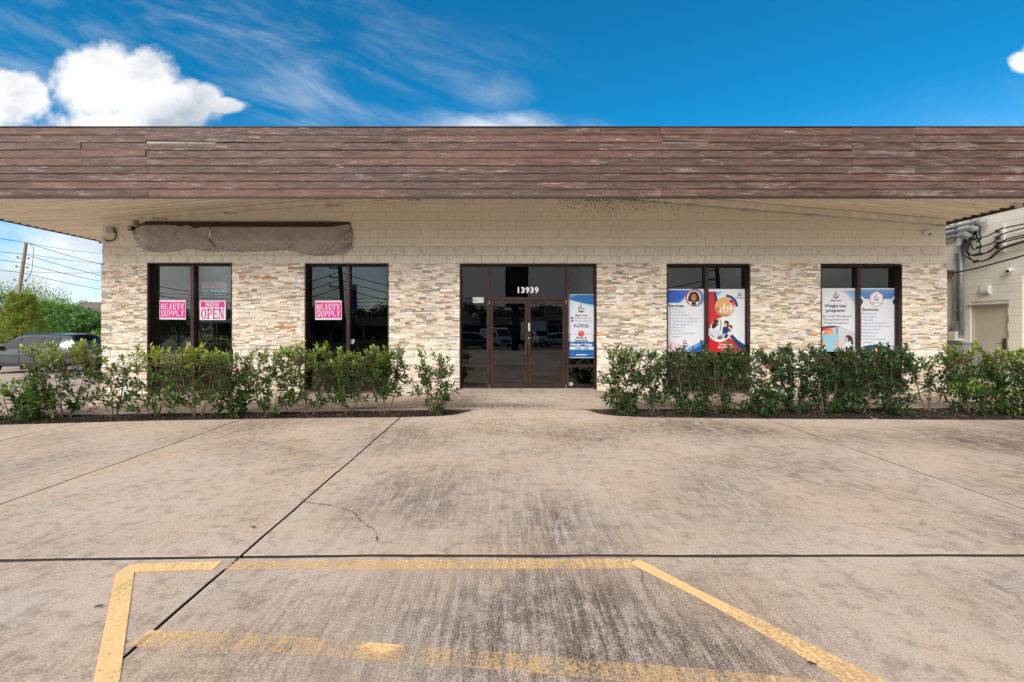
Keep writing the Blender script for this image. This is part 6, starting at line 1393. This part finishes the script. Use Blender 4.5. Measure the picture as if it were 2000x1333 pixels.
def wire(X0, Y0, D0, X1, Y1, D1, sag, label, r=.022, n=14, y2=None):
    a, b = pcoord(X0, Y0, D0), pcoord(X1, Y1, D1)
    if y2: a.y = 21.74-a.y; b.y = 21.74-b.y
    P = [a.lerp(b, i/n)-Vector((0, 0, sag*4*(i/n)*(1-i/n)))-a for i in range(n+1)]; tag(MB().tube(P, r, 5).build('power_line', M['black'], loc=a), label, 'power line', 'power lines')
for i, (a, b, c_) in enumerate((((-200, 425), (51, 474), (260, 530)), ((-200, 460), (48, 497), (260, 551)), ((-200, 470), (46, 514), (260, 560)), ((-200, 492), (43, 533), (260, 574)))):
    nm = ('highest', 'second', 'third', 'lowest')[i]; wire(*a, 34, *b, 40, .15, nm+' wire arriving at the left utility pole from the left edge'); wire(*b, 40, *c_, 52, .2, nm+' wire sloping down from the left utility pole to the shop corner')
for (Y0, Y1, nm) in ((475, 497, 'upper'), (496, 516, 'middle'), (531, 526, 'lower')): wire(53, Y0, 40, 260, Y1, 60, .3, nm+' nearly level wire between the left utility pole and the shop', .018)
tag(MB().tube([p-Vector(pcoord(57, 476, 40)) for p in (pcoord(57, 476, 40), pcoord(66, 484, 39.8), pcoord(64, 510, 39.8), pcoord(62, 530, 39.8), pcoord(50, 550, 39.8))], .02, 5).build('jumper_cable', M['black'], loc=pcoord(57, 476, 40)), 'drooping jumper cable beside the left utility pole', 'cable')
tag(MB().box(-14, 14, 0, .18, -.05, .14).build('kerb', M['walk'], loc=(-26, 26.9, Gz(-24, 26.9))), kind='structure')
# ================================================================ ACROSS THE STREET (seen mirrored in the glass)
def vp(X, Y, V): q = pcoord(X, Y, V); q.y = 21.74-V; return q
M['asph'] = mat('road_asphalt', (.10, .095, .09), .9, bump=.3); rd = MB()
for i in range(12):
    a, b = -120+20*i, -100+20*i
    for (ya, yb, m_, dz_) in ((-38, -19, 0, -.07), (-60, -42, 0, -.07)): rd.add([(a, ya, Gz(a, ya)+dz_), (b, ya, Gz(b, ya)+dz_), (b, yb, Gz(b, yb)+dz_), (a, yb, Gz(a, yb)+dz_)], [(0, 1, 2, 3)])
tag(rd.build('road', M['asph']), kind='structure')
for k, y in enumerate((-24, -28.5, -33)):
    for i in range(8 if k != 1 else 1):
        a = -40+10*i if k != 1 else -100; b = a+3 if k != 1 else 100; tag(MB().add([(a, y-.06, Gz(0, y-.06)-.06), (b, y-.06, Gz(0, y-.06)-.06), (b, y+.06, Gz(0, y+.06)-.06), (a, y+.06, Gz(0, y+.06)-.06)], [(0, 1, 2, 3)]).build('lane_line', pm((.7, .7, .68), .8)), kind='structure')
PY = empty('pylon_sign', (vp(1006, 640, 33.4).x, -11.7, Gz(0, -11.7)), 'dark pylon sign mirrored in the glass above and behind the left door', 'pylon sign')
esub(MB().box(-.26, .26, -.26, .26, 0, 3.3).build('column', M['plast']), PY); esub(MB().box(-.72, .92, -.3, .3, 3.2, 7.6).build('cabinet', M['plast']), PY); esub(MB().box(-.82, 1.02, -.36, .36, 7.6, 7.75).build('cap', M['dark']), PY)
q = vp(600, 620, 84); ML = empty('strip_mall', (-8, -62.3, Gz(0, -60)), 'tan strip mall across the road mirrored in the doors', 'building'); zg = ML.location.z
M['tanw'] = mat('tan_stucco', (.46, .35, .24), .85); f0, f1 = 1.75-zg, 3.32-zg
esub(MB().box(-32, 15.5, -.6, .0, f0, f1).build('fascia', M['tanw']), ML); esub(MB().box(15.5, 44, -.6, .1, f0, f1+1.6).build('raised_fascia', M['tanw']), ML); esub(MB().box(-32, 44, -14, -2, 0, f0+.6).build('wall', mat('dark_storefront', (.03, .03, .032), .4)), ML); esub(MB().box(-32, 44, -14, -.6, f0+.6, f0+.8).build('roof', M['greybox']), ML)
for x in range(-30, 44, 6): esub(MB().box(x-.2, x+.2, -.5, -.1, 0, f0).build('column', M['tanw']), ML)
def mallword(s, X0, X1, Yb, h, c, name, label, V=84, e=.12):
    a, b = vp(X0, Yb, V), vp(X1, Yb, V); v_, f_ = textdata(s, .02); x0_, x1_ = min(q[0] for q in v_), max(q[0] for q in v_); cx_ = (a.x+b.x)/2; L_ = abs(b.x-a.x); hh = h*V/F/.72
    m_ = MB(); m_.add([(-((q[0]-x0_)/(x1_-x0_)-.5)*L_, 0, q[1]*hh) for q in v_], [f[::-1] for f in f_]); o = m_.build('lettering', c, loc=(0, 0, 0)); so = o.modifiers.new('s', 'SOLIDIFY'); so.thickness = e
    rt = empty(name, (cx_, a.y+.12+ (.1 if X0 > 1060 else 0), a.z), label, 'wall sign', 'signs on the strip mall'); return esub(o, rt), rt
mallword('SHERWIN', 937.5, 884, 632.5, 7.6, M['white'], 'wall_sign', 'white SHERWIN letters with a round emblem, mirrored in the left side light')[1]
q = vp(943.5, 628.5, 84); em = empty('round_emblem', (q.x, q.y+.1, q.z), 'dark rounded emblem sign mirrored beside the SHERWIN letters', 'emblem sign'); esub(MB().lathe([(0, -.02), (.45, -.02), (.45, .1), (0, .1)], (0, 0, -.2), 'Y', 20).build('lower_disc', M['plast']), em); esub(MB().lathe([(0, -.02), (.3, -.02), (.3, .12), (0, .12)], (0, 0, .38), 'Y', 20).build('upper_disc', M['plast']), em); esub(MB().box(-.16, .16, .1, .13, -.15, .05).build('red_mark', M['redp']), em)
mallword('CUISINE', 1094.5, 1068.5, 632.5, 6.4, M['redp'], 'wall_sign', 'red CUISINE letters mirrored in the right door'); mallword('OPEN', 1021, 1007, 630, 3.2, M['redp'], 'wall_sign', 'small red letters mirrored right of the dark column')
P2 = carpaint('silver_paint', (.62, .63, .64)); P3 = carpaint('blue_grey_paint', (.10, .13, .18))
def vg(X, V): x = (X-985)*V/F; y = 21.74-V; return (x, y, Gz(x, y)-.05)
suv('parked_car', vg(1085, 52), R(180), P2, 'silver suv mirrored low in the right door', 'vehicles in front of the strip mall'); suv('parked_car', vg(925, 47), R(5), P3, 'dark blue suv mirrored in the left side light', 'vehicles in front of the strip mall')
suv('parked_car', vg(425, 72), R(170), P2, 'small silver car mirrored beneath the NOW OPEN sign', 'vehicles in front of the strip mall')
van('white_van', vg(968, 62), R(60), 'white van mirrored in the left door'); van('box_truck', vg(1046, 60), R(75), 'white box truck mirrored in the left part of the right door', 6.2, 2.6, True)
for i, (X, yt, V, rad) in enumerate(((250, 596, 92, 6), (312, 586, 86, 5), (352, 600, 84, 5), (455, 598, 96, 6), (520, 592, 92, 6), (612, 588, 82, 5), (705, 606, 88, 4), (730, 590, 90, 4.5), (760, 600, 94, 5), (820, 596, 96, 6), (912, 594, 95, 5), (968, 600, 97, 4.5), (1000, 606, 97, 5), (1048, 600, 96, 5.5), (1075, 596, 97, 5), (1150, 590, 97, 7), (1260, 600, 97, 6), (1420, 596, 97, 7), (1560, 600, 97, 7), (1700, 592, 97, 7))):
    q = vp(X, yt, V); H = q.z-Gz(q.x, max(q.y, -60)); tree('street_tree', q.x, q.y, H, rad, H*.12, 3200, .5, (.045, .085, .022), 'dark tree across the road, number %s from the left as mirrored in the shop glass' % ('one two three four five six seven eight nine ten eleven twelve thirteen fourteen fifteen sixteen seventeen eighteen nineteen twenty'.split()[i]), 'trees across the road', seed=50+i, nclump=26)
CN = empty('carport', (*vg(420, 76)[:2], vg(420, 76)[2]), 'long white roofed carport on pale posts mirrored in the leftmost window', 'carport'); cz = CN.location.z
esub(MB().box(-3.4, 9, -5, .3, 2.25-cz, 2.55-cz).build('roof', M['white']), CN); esub(MB().box(-3.4, 9, -5, -4.8, 0, 2.25-cz).build('rear_wall', M['plast']), CN)
for x in (-3.2, -2.4, .35, 3.2, 6): esub(MB().box(x-.12, x+.12, -.1, .14, 0, 2.25-cz).build('post', M['tanw']), CN)
def rpole(X, yt, V, label):
    q = vp(X, yt, V); z0 = Gz(q.x, q.y); rt = empty('utility_pole', (q.x, q.y, z0), label, 'utility pole', 'utility poles'); H = q.z-z0; esub(MB().tube([(.5, 0, 0), (0, 0, H)], [.2, .14], 10).build('pole', M['tbark']), rt)
    for k in range(3): esub(MB().tube([(-.7, 0, H*(.82-.09*k)), (.1, 0, H*(.82-.09*k))], .05, 6).build('insulator_arm', M['plast']), rt); esub(MB().lathe([(.04, 0), (.11, .05), (.05, .1), (.1, .15), (.03, .2)], (-.7, 0, H*(.82-.09*k)), 'Z', 8).build('insulator', M['plast']), rt)
    return rt
rpole(662, 490, 39.5, 'dark leaning utility pole mirrored in the left pane of the second window'); rpole(1396, 470, 37, 'dark utility pole mirrored above the red and navy poster')
for i, (a, b, s_, nm) in enumerate((((200, 520), (662, 533), 2.2, 'highest sagging'), ((200, 538), (662, 548), 2.3, 'middle sagging'), ((200, 556), (662, 563), 2.3, 'lowest sagging'))): wire(*a, 44, *b, 39.5, s_, nm+' wire left of the mirrored pole in the second window', .035, 20, y2=True); wire(*b, 39.5, 1396, b[1]+10-i*4, 37, 2.2, nm+' wire between the two mirrored poles', .035, 24, y2=True)
for i, Y in enumerate((573, 580, 588, 594)): wire(200, Y-4, 62, 1800, Y+2, 62, 1.0, ('top', 'second', 'third', 'bottom')[i]+' level line across all the mirrored windows', .035, 24, y2=True)
q = vp(690, 558, 50); BS = empty('street_sign_board', (q.x, q.y, Gz(q.x, q.y)), 'tall narrow blue sign board mirrored in the right pane of the second window', 'sign'); zb = BS.location.z; esub(MB().box(-.35, .35, -.15, .15, 3.4-zb, 6.1-zb).build('board', mat('blue_sign_face', (.03, .12, .36), .4)), BS); esub(MB().box(-.1, .1, -.1, .1, 0, 3.4-zb).build('post', M['plast']), BS)
esub(MB().add([(-.08, .155, 5.2-zb), (.08, .155, 5.2-zb), (.1, .155, 5.5-zb), (0, .155, 5.8-zb), (-.1, .155, 5.5-zb)], [(0, 1, 2, 3, 4)]).build('red_mark', M['redp']), BS)
# a few things dimly seen inside
rt = empty('office_chair', (wx(617)*1.07, D+1.2, -.02), 'pale chair back dimly seen inside the second window', 'chair'); esub(MB().box(-.2, .2, -.03, .03, .75, 1.25).build('backrest', M['white'], rt), rt); esub(MB().box(-.22, .22, -.25, .2, .45, .52).build('seat', M['plast']), rt); esub(MB().box(-.03, .03, -.03, .03, .0, .75).build('leg', M['steel']), rt)
rt = empty('wooden_shelf', (wx(645)*1.1, D+1.9, -.02), 'reddish wooden shelf unit dimly seen inside the second window', 'shelf'); sw = mat('reddish_wood', (.30, .10, .04), .5)
for z in (.1, .55, 1.0, 1.4): esub(MB().box(-.35, .35, -.18, .18, z, z+.03).build('shelf_board', sw), rt)
for x in (-.37, .35): esub(MB().box(x, x+.02, -.18, .18, 0, 1.43).build('side_panel', sw), rt)
